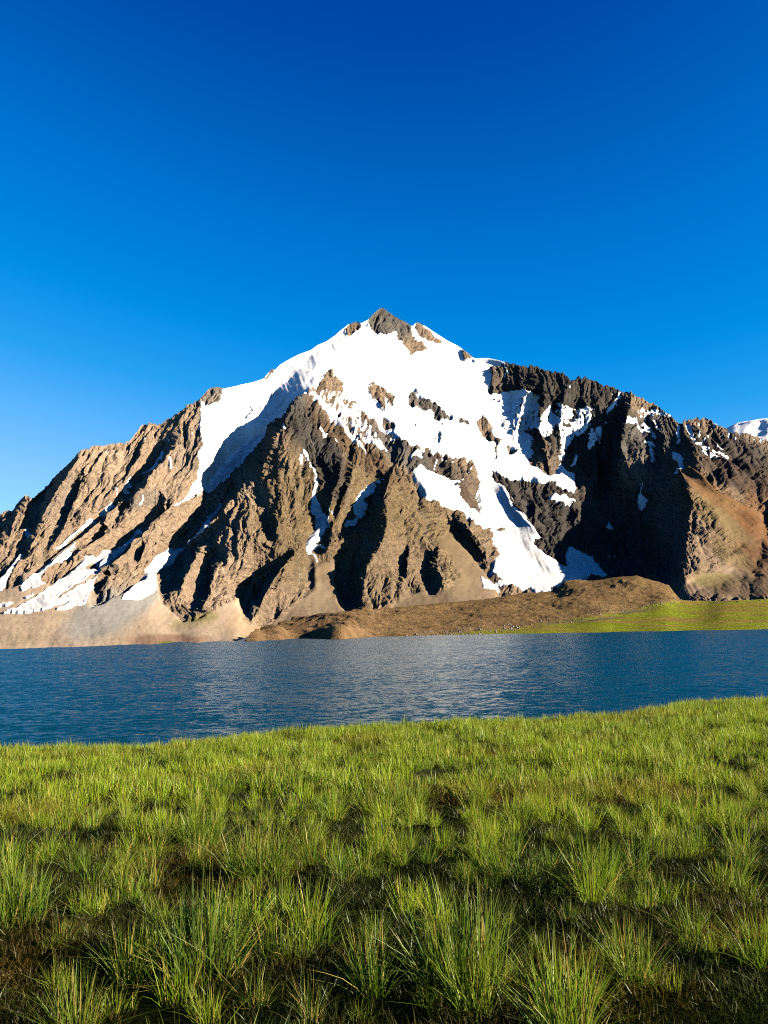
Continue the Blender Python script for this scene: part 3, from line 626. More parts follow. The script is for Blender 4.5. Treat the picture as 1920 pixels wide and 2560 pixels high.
def snow_material():
    m, nt, b = new_mat('snow')
    b.inputs['Roughness'].default_value = 0.7; b.inputs['Specular IOR Level'].default_value = 0.0
    geo = node(nt, 'ShaderNodeNewGeometry')
    n1 = node(nt, 'ShaderNodeTexNoise', Scale=0.025, Detail=8.0, Roughness=0.7)
    nt.links.new(geo.outputs['Position'], n1.inputs['Vector'])
    r = node(nt, 'ShaderNodeValToRGB'); r.color_ramp.elements[0].position = 0.3; r.color_ramp.elements[1].position = 0.62
    r.color_ramp.elements[0].color = (.36, .34, .31, 1); r.color_ramp.elements[1].color = (.58, .58, .58, 1)
    nt.links.new(n1.outputs['Fac'], r.inputs[0]); nt.links.new(r.outputs[0], b.inputs['Base Color'])
    mp = node(nt, 'ShaderNodeMapping'); mp.inputs['Scale'].default_value = (.075, .010, .016); mp.inputs['Rotation'].default_value = (0, 0, .3)
    n3 = node(nt, 'ShaderNodeTexNoise', Scale=1.0, Detail=5.0, Roughness=0.65)
    nt.links.new(geo.outputs['Position'], mp.inputs['Vector']); nt.links.new(mp.outputs[0], n3.inputs['Vector'])
    mk = node(nt, 'ShaderNodeMapRange'); mk.inputs['From Min'].default_value = .60; mk.inputs['From Max'].default_value = .74; mk.inputs['To Max'].default_value = .7
    nt.links.new(n3.outputs['Fac'], mk.inputs['Value'])
    mx = node(nt, 'ShaderNodeMix', data_type='RGBA'); mx.inputs[7].default_value = (.17, .16, .145, 1)
    nt.links.new(mk.outputs[0], mx.inputs[0]); nt.links.new(r.outputs[0], mx.inputs[6]); nt.links.new(mx.outputs[2], b.inputs['Base Color'])
    # old snow low on the glacier is dirtier
    sx_ = node(nt, 'ShaderNodeSeparateXYZ'); nt.links.new(geo.outputs['Position'], sx_.inputs[0])
    mz = node(nt, 'ShaderNodeMapRange'); mz.inputs['From Min'].default_value = 120; mz.inputs['From Max'].default_value = 420; mz.inputs['To Min'].default_value = .8; mz.inputs['To Max'].default_value = 0
    nt.links.new(sx_.outputs['Z'], mz.inputs['Value'])
    mz2 = node(nt, 'ShaderNodeMath', operation='MULTIPLY'); nt.links.new(mz.outputs[0], mz2.inputs[0]); nt.links.new(n1.outputs['Fac'], mz2.inputs[1])
    md = node(nt, 'ShaderNodeMix', data_type='RGBA'); md.inputs[7].default_value = (.16, .145, .12, 1)
    nt.links.new(mz2.outputs[0], md.inputs[0]); nt.links.new(mx.outputs[2], md.inputs[6]); nt.links.new(md.outputs[2], b.inputs['Base Color'])
    n2 = node(nt, 'ShaderNodeTexNoise', Scale=0.12, Detail=5.0)
    nt.links.new(geo.outputs['Position'], n2.inputs['Vector'])
    bump = node(nt, 'ShaderNodeBump', Strength=0.35, Distance=2.5)
    nt.links.new(n2.outputs['Fac'], bump.inputs['Height']); nt.links.new(bump.outputs[0], b.inputs['Normal'])
    return m
SNOW = snow_material()
# snow lies on the smoothed ground; where the crags stand higher they show through it
lie = blur(bump_all, 3) + (depth - 0.37) * 5.0 + fleck * 1.3 * (1 - base_snow) + 1.2 * base_snow + wind * edge * size
lie = np.where(snow_s < 0.02, lie - 2.0, lie)
Psnow = Pform + Nform * lie[..., None]
cell = np.maximum.reduce((snow_s[:-1, :-1], snow_s[1:, :-1], snow_s[1:, 1:], snow_s[:-1, 1:])) > 0.06
# separate patches of snow are separate parts (label connected cells with a simple flood)
lab = np.zeros(cell.shape, np.int32); nlab = 0
cl = cell.tolist(); lb = [[0] * cell.shape[1] for _ in range(cell.shape[0])]; sizes = [0]
for i in range(cell.shape[0]):
    for j in range(cell.shape[1]):
        if cl[i][j] and not lb[i][j]:
            nlab += 1; st = [(i, j)]; lb[i][j] = nlab; cnt = 0
            while st:
                p, q = st.pop(); cnt += 1
                for a_, b_ in ((p + 1, q), (p - 1, q), (p, q + 1), (p, q - 1)):
                    if 0 <= a_ < cell.shape[0] and 0 <= b_ < cell.shape[1] and cl[a_][b_] and not lb[a_][b_]:
                        lb[a_][b_] = nlab; st.append((a_, b_))
            sizes.append(cnt)
lab = np.array(lb); sizes = np.array(sizes)
big = [k for k in np.argsort(-sizes) if sizes[k] > 90][:60]
for n_, k in enumerate(big):
    o = mesh_grid('glacier' if n_ == 0 else 'snow_patch', Psnow, keep=lab == k, mats=[SNOW], parent=mountain)
    if n_ == 0: o['label'] = 'white glacier and snowfield falling from the summit'
rest = cell & ~np.isin(lab, big)
o = mesh_grid('snow_flecks', Psnow, keep=rest, mats=[SNOW], parent=mountain); o['kind'] = 'stuff'

#%%REST%%
# ---------------------------------------------------------------- far snow peak beyond the right-hand ridge
px = np.arange(1740, 2501, 6.0); nr = 40
top = np.interp(px, [1740, 1800, 1819, 1840, 1870, 1895, 1920, 2000, 2100, 2300, 2500], [1120, 1085, 1069, 1058, 1052, 1048, 1045, 1036, 1050, 1090, 1140])
v = np.linspace(0, 1, nr)
gx = np.repeat(px[:, None], nr, 1); gy = 1200 * (1 - v) + top[:, None] * v
dist = 7600 + 1500 * v[None] - (fbm(gx / 60, gy / 40, oct=4, seed=700, ridged=True) * 130) * np.ones_like(gx)
P = survey(gx, gy, dist)
b1 = P[:, -1] + bearing(px, top) * 900 * (1, 1, 0) + (0, 0, -600); b2 = b1 + bearing(px, top) * 900 * (1, 1, 0) + (0, 0, -900)
far_peak = mesh_grid('distant_peak', np.concatenate((P, b1[:, None], b2[:, None]), 1), mats=[SNOW])
far_peak['kind'] = 'structure'

# ---------------------------------------------------------------- moraine and green flat on the far shore
MTOP = [(598, 1608), (613, 1602), (640, 1592), (665, 1582), (741, 1556), (810, 1538), (868, 1537), (915, 1530), (960, 1525), (1018, 1516), (1133, 1504), (1203, 1499), (1307, 1483), (1388, 1477),
        (1411, 1452), (1440, 1449), (1481, 1452), (1539, 1443), (1591, 1439), (1625, 1449), (1672, 1463), (1701, 1500), (1770, 1503), (1920, 1498), (2200, 1490), (2620, 1480)]
MEDGE = [(598, 1640), (1000, 1600), (1076, 1589), (1238, 1575), (1336, 1560), (1423, 1551), (1539, 1534), (1614, 1517), (1701, 1501), (1770, 1501), (2620, 1470)]
px = np.concatenate((np.arange(598, 1960, 2.0), np.arange(1960, 2621, 20.0))); nr = 90
top = np.interp(px, *zip(*MTOP)); top += (perlin(px / 18, px * 0, seed=61) * 2.2 + perlin(px / 6, px * 0, seed=62) * 0.8) * smooth(600, 660, px)
bot = shore_y(px) + 5
v = np.linspace(0, 1, nr)
gx = np.repeat(px[:, None], nr, 1); gy = bot[:, None] * (1 - v) + top[:, None] * v
pts = [(741, 1557, 600), (810, 1540, 580), (868, 1539, 560), (915, 1532, 620), (960, 1527, 720), (1018, 1518, 740), (1133, 1506, 800), (1203, 1501, 800), (1307, 1484, 830), (1388, 1478, 830), (1411, 1455, 850), (1481, 1453, 840),
       (1539, 1445, 830), (1591, 1441, 820), (1672, 1465, 800), (1701, 1503, 770), (1770, 1505, 800), (1920, 1500, 830), (2620, 1482, 900),
       (1614, 1517, 700), (1539, 1533, 650), (1423, 1550, 600), (1336, 1559, 570), (1238, 1574, 525), (720, 1588, 490), (840, 1577, 445), (868, 1575, 455), (960, 1570, 540), (1100, 1560, 580), (665, 1590, 460), (810, 1562, 500),
       (1800, 1540, 620), (1920, 1535, 640), (1650, 1550, 590), (640, 1596, 420)]
for x in (600, 700, 800, 900, 1000, 1100, 1200, 1350, 1500, 1650, 1800, 1920, 2200, 2600): pts.append((x, float(shore_y(x)), float(shore_dist(np.array(float(x))))))
pts = np.array(pts, float)
dist = np.exp(tps(gx, gy, pts[:, :2], np.log(pts[:, 2])))
for j in range(1, nr): dist[:, j] = np.maximum(dist[:, j], dist[:, j - 1] + 0.2)
edge_y = np.interp(px, *zip(*MEDGE))[:, None]
mor = smooth(4, -4, gy - edge_y + perlin(gx / 25, gy / 6, seed=63) * 3)      # 1 = moraine, 0 = green flat
P = survey(gx, gy, dist)
P[..., 2] = np.where(gy > shore_y(px)[:, None], np.minimum(P[..., 2], -0.05), P[..., 2])
rise = np.clip((shore_y(px)[:, None] - gy) / 8, 0, 1)
gxm, gym = P[..., 0], P[..., 1]
lump = fbm(gxm / 34, gym / 55, oct=4, seed=64) * 4.5 + fbm(gxm / 11, gym / 16, oct=3, seed=65, ridged=True) * 1.1
lump += smooth(1050, 950, gx) * fbm(gxm / 40 + gym / 60, gym / 50, oct=3, seed=67, ridged=True) * 5
flat = fbm(gxm / 30, gym / 40, oct=3, seed=66) * 0.35
P[..., 2] += rise * (lump * mor * smooth(0, 0.1, 1 - v)[None] + flat * (1 - mor))
tone = np.ones(P.shape) * (.100, .064, .030)
g1 = fbm(gxm / 50, gym / 30, oct=4, seed=68)[..., None]
tone = tone * (1 + 0.35 * g1)
tone = np.where((gx < 980)[..., None], tone * 0.85 + 0.15 * np.array((.10, .055, .040)), tone)
grn = np.array((.090, .104, .010)) * (1 + 0.2 * g1)
dry = np.array((.110, .078, .022))
dn = smooth(-0.05, 0.3, fbm(gxm / 60, gym / 22, oct=4, seed=69) + 0.1)[..., None]
near = smooth(14, 3, shore_y(px)[:, None] - gy)[..., None] * 0.7
grn = grn * (1 - dn * (1 - near)) + dry * dn * (1 - near)
tone = tone * mor[..., None] + grn * (1 - mor[..., None])
for (cx, cy, rx, ry, cl_) in [(1500, 1549, 60, 4, (.05, .04, .03)), (1400, 1556, 50, 4, (.05, .04, .03)), (1590, 1528, 50, 4, (.05, .042, .032))]:
    w = smooth(1.2, 0.4, np.hypot((gx - cx) / rx, (gy - cy + (gx - cx) * 0.13) / ry) + perlin(gx / 5, gy / 3, seed=71) * 0.5)[..., None] * 0.7
    tone = tone * (1 - w) + np.array(cl_) * w
bk = [P[:, -1] + bearing(px, top) * d_ * (1, 1, 0) + (0, 0, z_) for d_, z_ in ((8, -2), (60, -30), (120, -80))]
PB = np.concatenate([P] + [b[:, None] for b in bk], 1); TB = np.concatenate([tone] + [tone[:, -1:]] * 3, 1)
is_m = np.ones((len(px) - 1, nr + 2), bool); is_m[:, :nr - 1] = (mor[:-1, :-1] + mor[1:, 1:]) > 1.0
moraine = mesh_grid('moraine_hill', PB, keep=is_m, mats=[ROCK], attrs={'tone': np.clip(TB, .01, .8), 'crag': TB[..., 0] * 0 + 0.8}); moraine['kind'] = 'structure'
flat_o = mesh_grid('far_meadow', PB, keep=~is_m, mats=[ROCK], attrs={'tone': np.clip(TB, .01, .8), 'crag': TB[..., 0] * 0 + 0.7}); flat_o['kind'] = 'structure'

# loose stones on the moraine, the flat and the scree (uncountable: one object)
sv, sf = [], []
def stone(c, s):
    n0 = len(sv)
    for d in ((1, 0, 0), (-1, 0, 0), (0, 1, 0), (0, -1, 0), (0, 0, 1), (0, 0, -.5)):
        k = s * random.uniform(.6, 1.2); sv.append((c[0] + d[0] * k, c[1] + d[1] * k, c[2] + d[2] * k * .8))
    for f in ((0, 2, 4), (2, 1, 4), (1, 3, 4), (3, 0, 4), (2, 0, 5), (1, 2, 5), (3, 1, 5), (0, 3, 5)): sf.append(tuple(n0 + i for i in f))
cand = np.argwhere((gx[:, :] > 1000) & (gx < 1950) & (np.abs(gy - edge_y) < 8)); rng.shuffle(cand)
for i, j in cand[:420]: stone(P[i, j], random.choice((.4, .5, .7, 1.1)))
cand = np.argwhere((gx > 640) & (gx < 1950) & (rise > .5)); rng.shuffle(cand)
for i, j in cand[:300]: stone(P[i, j], random.choice((.3, .4, .5, .7)))
cand = np.argwhere((X > -20) & (X < 620) & (soft > .9) & (snow_s < .1) & (Prock[..., 2] > 1)); rng.shuffle(cand)
for i, j in cand[:420]: stone(Prock[i, j], random.choice((.22, .28, .35, .5)))
me = bpy.data.meshes.new('loose_stones'); me.from_pydata(sv, [], sf)
m, nt, b = new_mat('loose_stone'); b.inputs['Roughness'].default_value = 0.9
geo = node(nt, 'ShaderNodeNewGeometry'); rp = node(nt, 'ShaderNodeValToRGB')
rp.color_ramp.elements[0].color = (.02, .018, .015, 1); rp.color_ramp.elements[1].color = (.10, .085, .07, 1); rp.color_ramp.elements[1].position = 0.9
nt.links.new(geo.outputs['Random Per Island'], rp.inputs[0]); nt.links.new(rp.outputs[0], b.inputs['Base Color'])
me.materials.append(m); o = bpy.data.objects.new('loose_stones', me); col.objects.link(o); o['kind'] = 'stuff'
o['label'] = 'loose pale and dark stones strewn along the far shore'; o['category'] = 'stones'

# ---------------------------------------------------------------- lake
def water_material():
    m, nt, b = new_mat('lake_water')
    b.inputs['Base Color'].default_value = (.0005, .017, .024, 1)
    b.inputs['Roughness'].default_value = 0.22; b.inputs['IOR'].default_value = 1.333; b.inputs['Specular IOR Level'].default_value = 0.20
    geo = node(nt, 'ShaderNodeNewGeometry')
    total = None
    for sc_, k, det in (((0.6, 1.0, 1), 0.42, 3.0), ((2.2, 3.4, 1), 0.38, 2.0), ((0.06, 0.10, 1), 0.10, 3.0)):
        mp = node(nt, 'ShaderNodeMapping'); mp.inputs['Scale'].default_value = sc_; mp.inputs['Rotation'].default_value = (0, 0, 0.35)
        nz = node(nt, 'ShaderNodeTexNoise', Scale=1.0, Detail=det, Roughness=0.6)
        nt.links.new(geo.outputs['Position'], mp.inputs['Vector']); nt.links.new(mp.outputs[0], nz.inputs['Vector'])
        sub = node(nt, 'ShaderNodeVectorMath', operation='SUBTRACT'); sub.inputs[1].default_value = (.5, .5, .5)
        nt.links.new(nz.outputs['Color'], sub.inputs[0])
        scl = node(nt, 'ShaderNodeVectorMath', operation='SCALE'); scl.inputs['Scale'].default_value = k * 1.5
        nt.links.new(sub.outputs[0], scl.inputs[0])
        if total is None: total = scl
        else:
            ad = node(nt, 'ShaderNodeVectorMath', operation='ADD'); nt.links.new(total.outputs[0], ad.inputs[0]); nt.links.new(scl.outputs[0], ad.inputs[1]); total = ad
    fl = node(nt, 'ShaderNodeVectorMath', operation='MULTIPLY'); fl.inputs[1].default_value = (.6, .85, 0); nt.links.new(total.outputs[0], fl.inputs[0])
    up = node(nt, 'ShaderNodeVectorMath', operation='ADD'); up.inputs[1].default_value = (0, -0.15, 1); nt.links.new(fl.outputs[0], up.inputs[0])
    nm = node(nt, 'ShaderNodeVectorMath', operation='NORMALIZE'); nt.links.new(up.outputs[0], nm.inputs[0])
    nt.links.new(nm.outputs[0], b.inputs['Normal'])
    return m
lx = np.linspace(-1500, 1500, 61); ly = np.concatenate((np.linspace(-300, 60, 10), np.linspace(70, 1400, 60)))
GX, GY = np.meshgrid(lx, ly, indexing='ij')
lake = mesh_grid('lake', np.stack((GX, GY, GX * 0), -1), mats=[water_material()]); lake['kind'] = 'structure'

# ---------------------------------------------------------------- near bank
def ground_z(x, y):
    x = np.asarray(x, float); y = np.asarray(y, float)
    L = 21 + 0.30 * x + perlin(x / 3.5, x * 0 + 0.5, seed=81) * 1.8 + perlin(x / 1.1, x * 0 + 0.5, seed=83) * 0.5
    z = 6.38 - (0.050 - 0.0012 * np.clip(x, -20, 20)) * np.clip(y, -10, 40)
    over = np.maximum(0, y - L)
    z = z - over * over / (over + 3.0) * 0.30
    z = z + fbm(x / 2.6, y / 2.2, oct=3, seed=82) * 0.10 * smooth(0, 4, y) + fbm(x / 0.7, y / 0.6, oct=2, seed=85) * 0.03
    return z
gxs = np.concatenate((np.arange(-90, -16, 2.0), np.arange(-16, 18, 0.12), np.arange(18, 91, 2.0)))
gys = np.concatenate((np.arange(-12, 1, 1.0), np.arange(1, 30, 0.12), np.arange(30, 90, 2.0)))
GX, GY = np.meshgrid(gxs, gys, indexing='ij')
m, nt, b = new_mat('bank_soil'); b.inputs['Roughness'].default_value = 1.0; b.inputs['Specular IOR Level'].default_value = 0.0
geo = node(nt, 'ShaderNodeNewGeometry')
n1 = node(nt, 'ShaderNodeTexNoise', Scale=0.8, Detail=8.0, Roughness=0.7); nt.links.new(geo.outputs['Position'], n1.inputs['Vector'])
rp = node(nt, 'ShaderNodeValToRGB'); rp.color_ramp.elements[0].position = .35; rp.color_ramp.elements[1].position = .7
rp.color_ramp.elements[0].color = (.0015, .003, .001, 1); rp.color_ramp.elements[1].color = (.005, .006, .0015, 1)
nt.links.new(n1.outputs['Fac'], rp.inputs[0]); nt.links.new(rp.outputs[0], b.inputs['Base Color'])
n2 = node(nt, 'ShaderNodeTexNoise', Scale=30.0, Detail=6.0); nt.links.new(geo.outputs['Position'], n2.inputs['Vector'])
bp_ = node(nt, 'ShaderNodeBump', Strength=0.8, Distance=0.03); nt.links.new(n2.outputs['Fac'], bp_.inputs['Height']); nt.links.new(bp_.outputs[0], b.inputs['Normal'])
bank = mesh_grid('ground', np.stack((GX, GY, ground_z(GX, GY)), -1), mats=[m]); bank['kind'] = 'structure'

# ---------------------------------------------------------------- grass
def grass_material(name, lo, hi, tip, patch):
    m = bpy.data.materials.new(name); m.use_nodes = True; nt = m.node_tree; nt.nodes.clear()
    out = node(nt, 'ShaderNodeOutputMaterial')
    geo = node(nt, 'ShaderNodeNewGeometry'); oi = node(nt, 'ShaderNodeObjectInfo')
    hgt = node(nt, 'ShaderNodeAttribute', attribute_name='along'); ton = node(nt, 'ShaderNodeAttribute', attribute_name='dry')
    mixc = node(nt, 'ShaderNodeMix', data_type='RGBA')
    mixc.inputs[6].default_value = lo + (1,); mixc.inputs[7].default_value = hi + (1,)
    nz = node(nt, 'ShaderNodeTexNoise', Scale=0.55, Detail=4.0, Roughness=0.6); nt.links.new(geo.outputs['Position'], nz.inputs['Vector'])
    mr = node(nt, 'ShaderNodeMapRange'); mr.inputs['From Min'].default_value = .35; mr.inputs['From Max'].default_value = .65
    nt.links.new(nz.outputs['Fac'], mr.inputs['Value'])
    ad = node(nt, 'ShaderNodeMath', operation='MULTIPLY_ADD'); nt.links.new(oi.outputs['Random'], ad.inputs[0]); ad.inputs[1].default_value = .5
    hf = node(nt, 'ShaderNodeMath', operation='MULTIPLY'); nt.links.new(mr.outputs[0], hf.inputs[0]); hf.inputs[1].default_value = .6
    nt.links.new(hf.outputs[0], ad.inputs[2]); nt.links.new(ad.outputs[0], mixc.inputs[0])
    # rusty patches of the sward
    nz2 = node(nt, 'ShaderNodeTexNoise', Scale=0.42, Detail=3.0); nt.links.new(geo.outputs['Position'], nz2.inputs['Vector'])
    mr2 = node(nt, 'ShaderNodeMapRange'); mr2.inputs['From Min'].default_value = .54; mr2.inputs['From Max'].default_value = .68; mr2.inputs['To Max'].default_value = patch
    nt.links.new(nz2.outputs['Fac'], mr2.inputs['Value'])
    mixp = node(nt, 'ShaderNodeMix', data_type='RGBA'); mixp.inputs[7].default_value = (.10, .052, .006, 1)
    nt.links.new(mr2.outputs[0], mixp.inputs[0]); nt.links.new(mixc.outputs[2], mixp.inputs[6])
    # dry blades, paler tips
    mixd = node(nt, 'ShaderNodeMix', data_type='RGBA'); mixd.inputs[7].default_value = tip + (1,)
    nt.links.new(ton.outputs['Fac'], mixd.inputs[0]); nt.links.new(mixp.outputs[2], mixd.inputs[6])
    df = node(nt, 'ShaderNodeBsdfDiffuse'); tr = node(nt, 'ShaderNodeBsdfTranslucent'); gl = node(nt, 'ShaderNodeBsdfGlossy', Roughness=.45)
    gl.inputs['Color'].default_value = (.6, .65, .5, 1)
    for n_ in (df, tr): nt.links.new(mixd.outputs[2], n_.inputs['Color'])
    m1 = node(nt, 'ShaderNodeMixShader', Fac=.48); nt.links.new(df.outputs[0], m1.inputs[1]); nt.links.new(tr.outputs[0], m1.inputs[2])
    m2 = node(nt, 'ShaderNodeMixShader', Fac=.02); nt.links.new(m1.outputs[0], m2.inputs[1]); nt.links.new(gl.outputs[0], m2.inputs[2])
    nt.links.new(m2.outputs[0], out.inputs['Surface'])
    return m
SEDGE = grass_material('sedge_blade', (.030, .088, .002), (.155, .235, .004), (.32, .24, .05), .45)
TUSSOCK = grass_material('tussock_blade', (.016, .062, .002), (.080, .150, .003), (.30, .21, .05), .15)
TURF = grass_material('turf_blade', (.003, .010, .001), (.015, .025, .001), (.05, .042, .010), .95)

def blades(name, n, hmin, hmax, radius, lean, width, dryness, mat, seed, seg=4, droop=0.5, heads=0):
    r = random.Random(seed); vs_, fs_, al, dr = [], [], [], []
    for _ in range(n):
        ang = r.uniform(0, 2 * math.pi); rad = radius * math.sqrt(r.random())
        bx_, by_ = math.cos(ang) * rad, math.sin(ang) * rad
        out_a = ang + r.gauss(0, 0.7)
        ln = abs(r.gauss(0, 1)) * lean * (0.35 + rad / max(radius, 1e-3)); h = r.uniform(hmin, hmax) * (1 - 0.25 * rad / max(radius, 1e-3))
        d = 1.0 if r.random() < dryness else (r.random() * 0.25)
        w = width * r.uniform(.7, 1.3); face = r.uniform(0, math.pi); fx_, fy_ = math.cos(face) * w / 2, math.sin(face) * w / 2
        n0 = len(vs_); twist = r.gauss(0, .05)
        for k in range(seg + 1):
            t = k / seg
            o_ = ln * h * (t * 0.6 + droop * t * t * 1.0); zz = h * t * (1 - 0.30 * ln * t)
            cx_, cy_ = bx_ + math.cos(out_a + twist * k) * o_, by_ + math.sin(out_a + twist * k) * o_
            if k == seg: vs_.append((cx_, cy_, zz)); al.append(t); dr.append(min(1, d + .25))
            else:
                q = 1 - 0.55 * t
                vs_.append((cx_ - fx_ * q, cy_ - fy_ * q, zz - 0.01)); vs_.append((cx_ + fx_ * q, cy_ + fy_ * q, zz - 0.01)); al += [t, t]; dr += [d, d]
        for k in range(seg - 1): i = n0 + 2 * k; fs_.append((i, i + 1, i + 3, i + 2))
        i = n0 + 2 * (seg - 1); fs_.append((i, i + 1, i + 2))
    me = bpy.data.meshes.new(name); me.from_pydata(vs_, [], fs_)
    for nm_, dat in (('along', al), ('dry', dr)):
        a_ = me.attributes.new(nm_, 'FLOAT', 'POINT'); a_.data.foreach_set('value', np.array(dat, np.float32))
    me.materials.append(mat)
    return me
KINDS = ((210, .12, .44, 14), (150, .10, .50, 16), (90, .09, .62, 14), (55, .08, .58, 16), (280, .15, .38, 12))
TALL = [(blades('blades', n, .24, .46, rad, ln, .0046, 0, TUSSOCK, 900 + i, seg=5), blades('dry_blades', nd, .12, .44, rad, ln * 1.3, .0044, 1.0, TUSSOCK, 910 + i, seg=5),
         blades('old_thatch', 60, .04, .12, rad * 1.3, 1.2, .0045, .7, TUSSOCK, 920 + i, seg=2)) for i, (n, rad, ln, nd) in enumerate(KINDS)]
MID = [blades('sward', 64, .10, .26, .14, .5, .0052, .10, SEDGE, 930 + i, seg=3) for i in range(5)]
MIDW = [blades('sward', 46, .12, .27, .17, .45, .0095, .08, SEDGE, 950 + i, seg=3) for i in range(4)]
TUFT = [blades('tussock_leaves', 66 + 10 * (i % 3), .16, .38, .055 + .012 * (i % 4), .58 + .06 * (i % 3), .0048, .10, SEDGE, 1200 + i, seg=4, droop=.3) for i in range(6)]
TUFTW = [blades('tussock_leaves', 46, .15, .34, .09, .55, .0105, .08, SEDGE, 1230 + i, seg=3, droop=.3) for i in range(5)]
LOW = [blades('turf', 170, .02, .075, .24, 1.1, .0050, .10, TURF, 970 + i, seg=2) for i in range(4)]

def scatter(name, meshes, pts, rot, scl, pick, label, cat):
    src = bpy.data.collections.new(name + '_pieces')
    for i, me in enumerate(meshes):
        o = bpy.data.objects.new('%s_piece_%02d' % (name, i), me); src.objects.link(o)
    me = bpy.data.meshes.new(name); me.vertices.add(len(pts)); me.vertices.foreach_set('co', pts.astype(np.float32).ravel())
    a_ = me.attributes.new('turn', 'FLOAT_VECTOR', 'POINT'); a_.data.foreach_set('vector', rot.astype(np.float32).ravel())
    a_ = me.attributes.new('size', 'FLOAT', 'POINT'); a_.data.foreach_set('value', scl.astype(np.float32))
    a_ = me.attributes.new('pick', 'INT', 'POINT'); a_.data.foreach_set('value', pick.astype(np.int32))
    o = bpy.data.objects.new(name, me); col.objects.link(o)
    g = bpy.data.node_groups.new(name, 'GeometryNodeTree')
    g.interface.new_socket('Geometry', in_out='INPUT', socket_type='NodeSocketGeometry'); g.interface.new_socket('Geometry', in_out='OUTPUT', socket_type='NodeSocketGeometry')
    gi, go = g.nodes.new('NodeGroupInput'), g.nodes.new('NodeGroupOutput')
    ci_ = g.nodes.new('GeometryNodeCollectionInfo'); ci_.inputs['Collection'].default_value = src; ci_.inputs['Separate Children'].default_value = True; ci_.inputs['Reset Children'].default_value = True
    ip = g.nodes.new('GeometryNodeInstanceOnPoints'); ip.inputs['Pick Instance'].default_value = True
    for nm_, typ, sock in (('turn', 'FLOAT_VECTOR', 'Rotation'), ('size', 'FLOAT', 'Scale'), ('pick', 'INT', 'Instance Index')):
        na = g.nodes.new('GeometryNodeInputNamedAttribute'); na.data_type = typ; na.inputs['Name'].default_value = nm_
        g.links.new([s_ for s_ in na.outputs if s_.enabled][0], ip.inputs[sock])
    g.links.new(gi.outputs[0], ip.inputs['Points']); g.links.new(ci_.outputs[0], ip.inputs['Instance']); g.links.new(ip.outputs[0], go.inputs[0])
    md = o.modifiers.new('scatter', 'NODES'); md.node_group = g
    o['kind'] = 'stuff'; o['label'] = label; o['category'] = cat
    return o
def strew(density, ymin, ymax, seed, fn=None):
    r = np.random.default_rng(seed)
    n = int(density * (ymax - ymin) * (ymax + 6))
    y = r.uniform(ymin, ymax, n); x = r.uniform(-(ymax * .48 + 3), ymax * .48 + 3, n)
    ok = np.abs(x) < y * .48 + 2.2
    x, y = x[ok], y[ok]
    if fn is not None:
        k = r.random(len(x)) < fn(x, y); x, y = x[k], y[k]
    p = np.stack((x, y, ground_z(x, y)), -1)
    rot = np.stack((r.normal(0, .1, len(x)), r.normal(0, .1, len(x)), r.uniform(0, 6.28, len(x))), -1)
    return p, rot, r
# single tussocks that stand out near the camera: base, top (photo points), width factor, kind
TUSS = [
 ('G7', (330, 960), 470, 1.15, 4, 'largest dense green sedge tussock, standing right of centre near the bottom'),
 ('G7', (900, 570), 220, 1.0, 0, 'tall upright sedge tussock with dark hollow on its right, right half of the bank'),
 ('G7', (1340, 780), 530, 1.1, 2, 'loose spreading sedge tussock fanning out near the right edge'),
 ('G7', (790, 1190), 650, 1.0, 1, 'tall tussock cut by the bottom edge with rusty blade tips'),
 ('G7', (1080, 960), 610, 1.0, 1, 'slender sedge tussock leaning right behind the rusty-tipped one'),
 ('G7', (1640, 880), 570, 1.2, 0, 'dark sedge tussock cut by the right edge of the picture'),
 ('G6', (880, 930), 410, 1.1, 0, 'tall yellow-green tussock in the left half, nearest to the middle'),
 ('G6', (1110, 500), 200, 1.25, 4, 'broad fan-shaped green tussock with blades sweeping left'),
 ('G6', (860, 370), 160, 1.2, 4, 'dark green bushy tussock directly behind the broad fan-shaped one'),
 ('G6', (560, 960), 610, 1.0, 1, 'upright tussock just left of the tall yellow-green one'),
 ('G6', (260, 800), 620, 1.0, 3, 'short half-dry tussock with straw-coloured blades at lower left'),
 ('G6', (330, 1190), 830, 1.0, 1, 'tussock of thick upright blades cut by the bottom edge at left'),
 ('G6', (1350, 1120), 830, .9, 3, 'thin tussock of few long blades beside bare dark turf'),
 ('G6', (1480, 530), 310, 1.0, 2, 'small wispy tussock above the bare dark turf'),
 ('G6', (1100, 1060), 820, 1.2, 3, 'sparse sprawling tussock low between two dark hollows'),
 ('G6', (60, 690), 400, 1.3, 4, 'dark green tussock at the left edge of the picture'),
 ('G6', (1320, 385), 230, 1.2, 0, 'round pale tussock right of the broad fan-shaped one'),
 ('G6', (1430, 250), 70, 1.2, 0, 'bright green tussock at the middle of the bank beside a dark gap'),
 ('G7', (90, 220), 30, 1.3, 4, 'deep green dense tussock at the centre of the bank'),
 ('G7', (410, 190), 50, 1.0, 0, 'pale green tussock behind the bare dark strip'),
 ('G7', (610, 290), 130, 1.2, 0, 'blue-green tussock left of the rusty turf patch'),
 ('G7', (1090, 490), 250, 1.0, 2, 'tussock with straw-coloured heart in the right half'),
 ('G7', (1560, 470), 310, 1.2, 1, 'sedge tussock at the right, above the loose fanning one'),
 ('G6', (1625, 790), 580, 1.0, 2, 'wispy olive tussock just left of the largest one'),
 ('G6', (330, 480), 330, 1.2, 0, 'green tussock in the grass at middle left'),
 ('G7', (800, 700), 550, 1.0, 3, 'thin low tussock right of the largest one'),
]
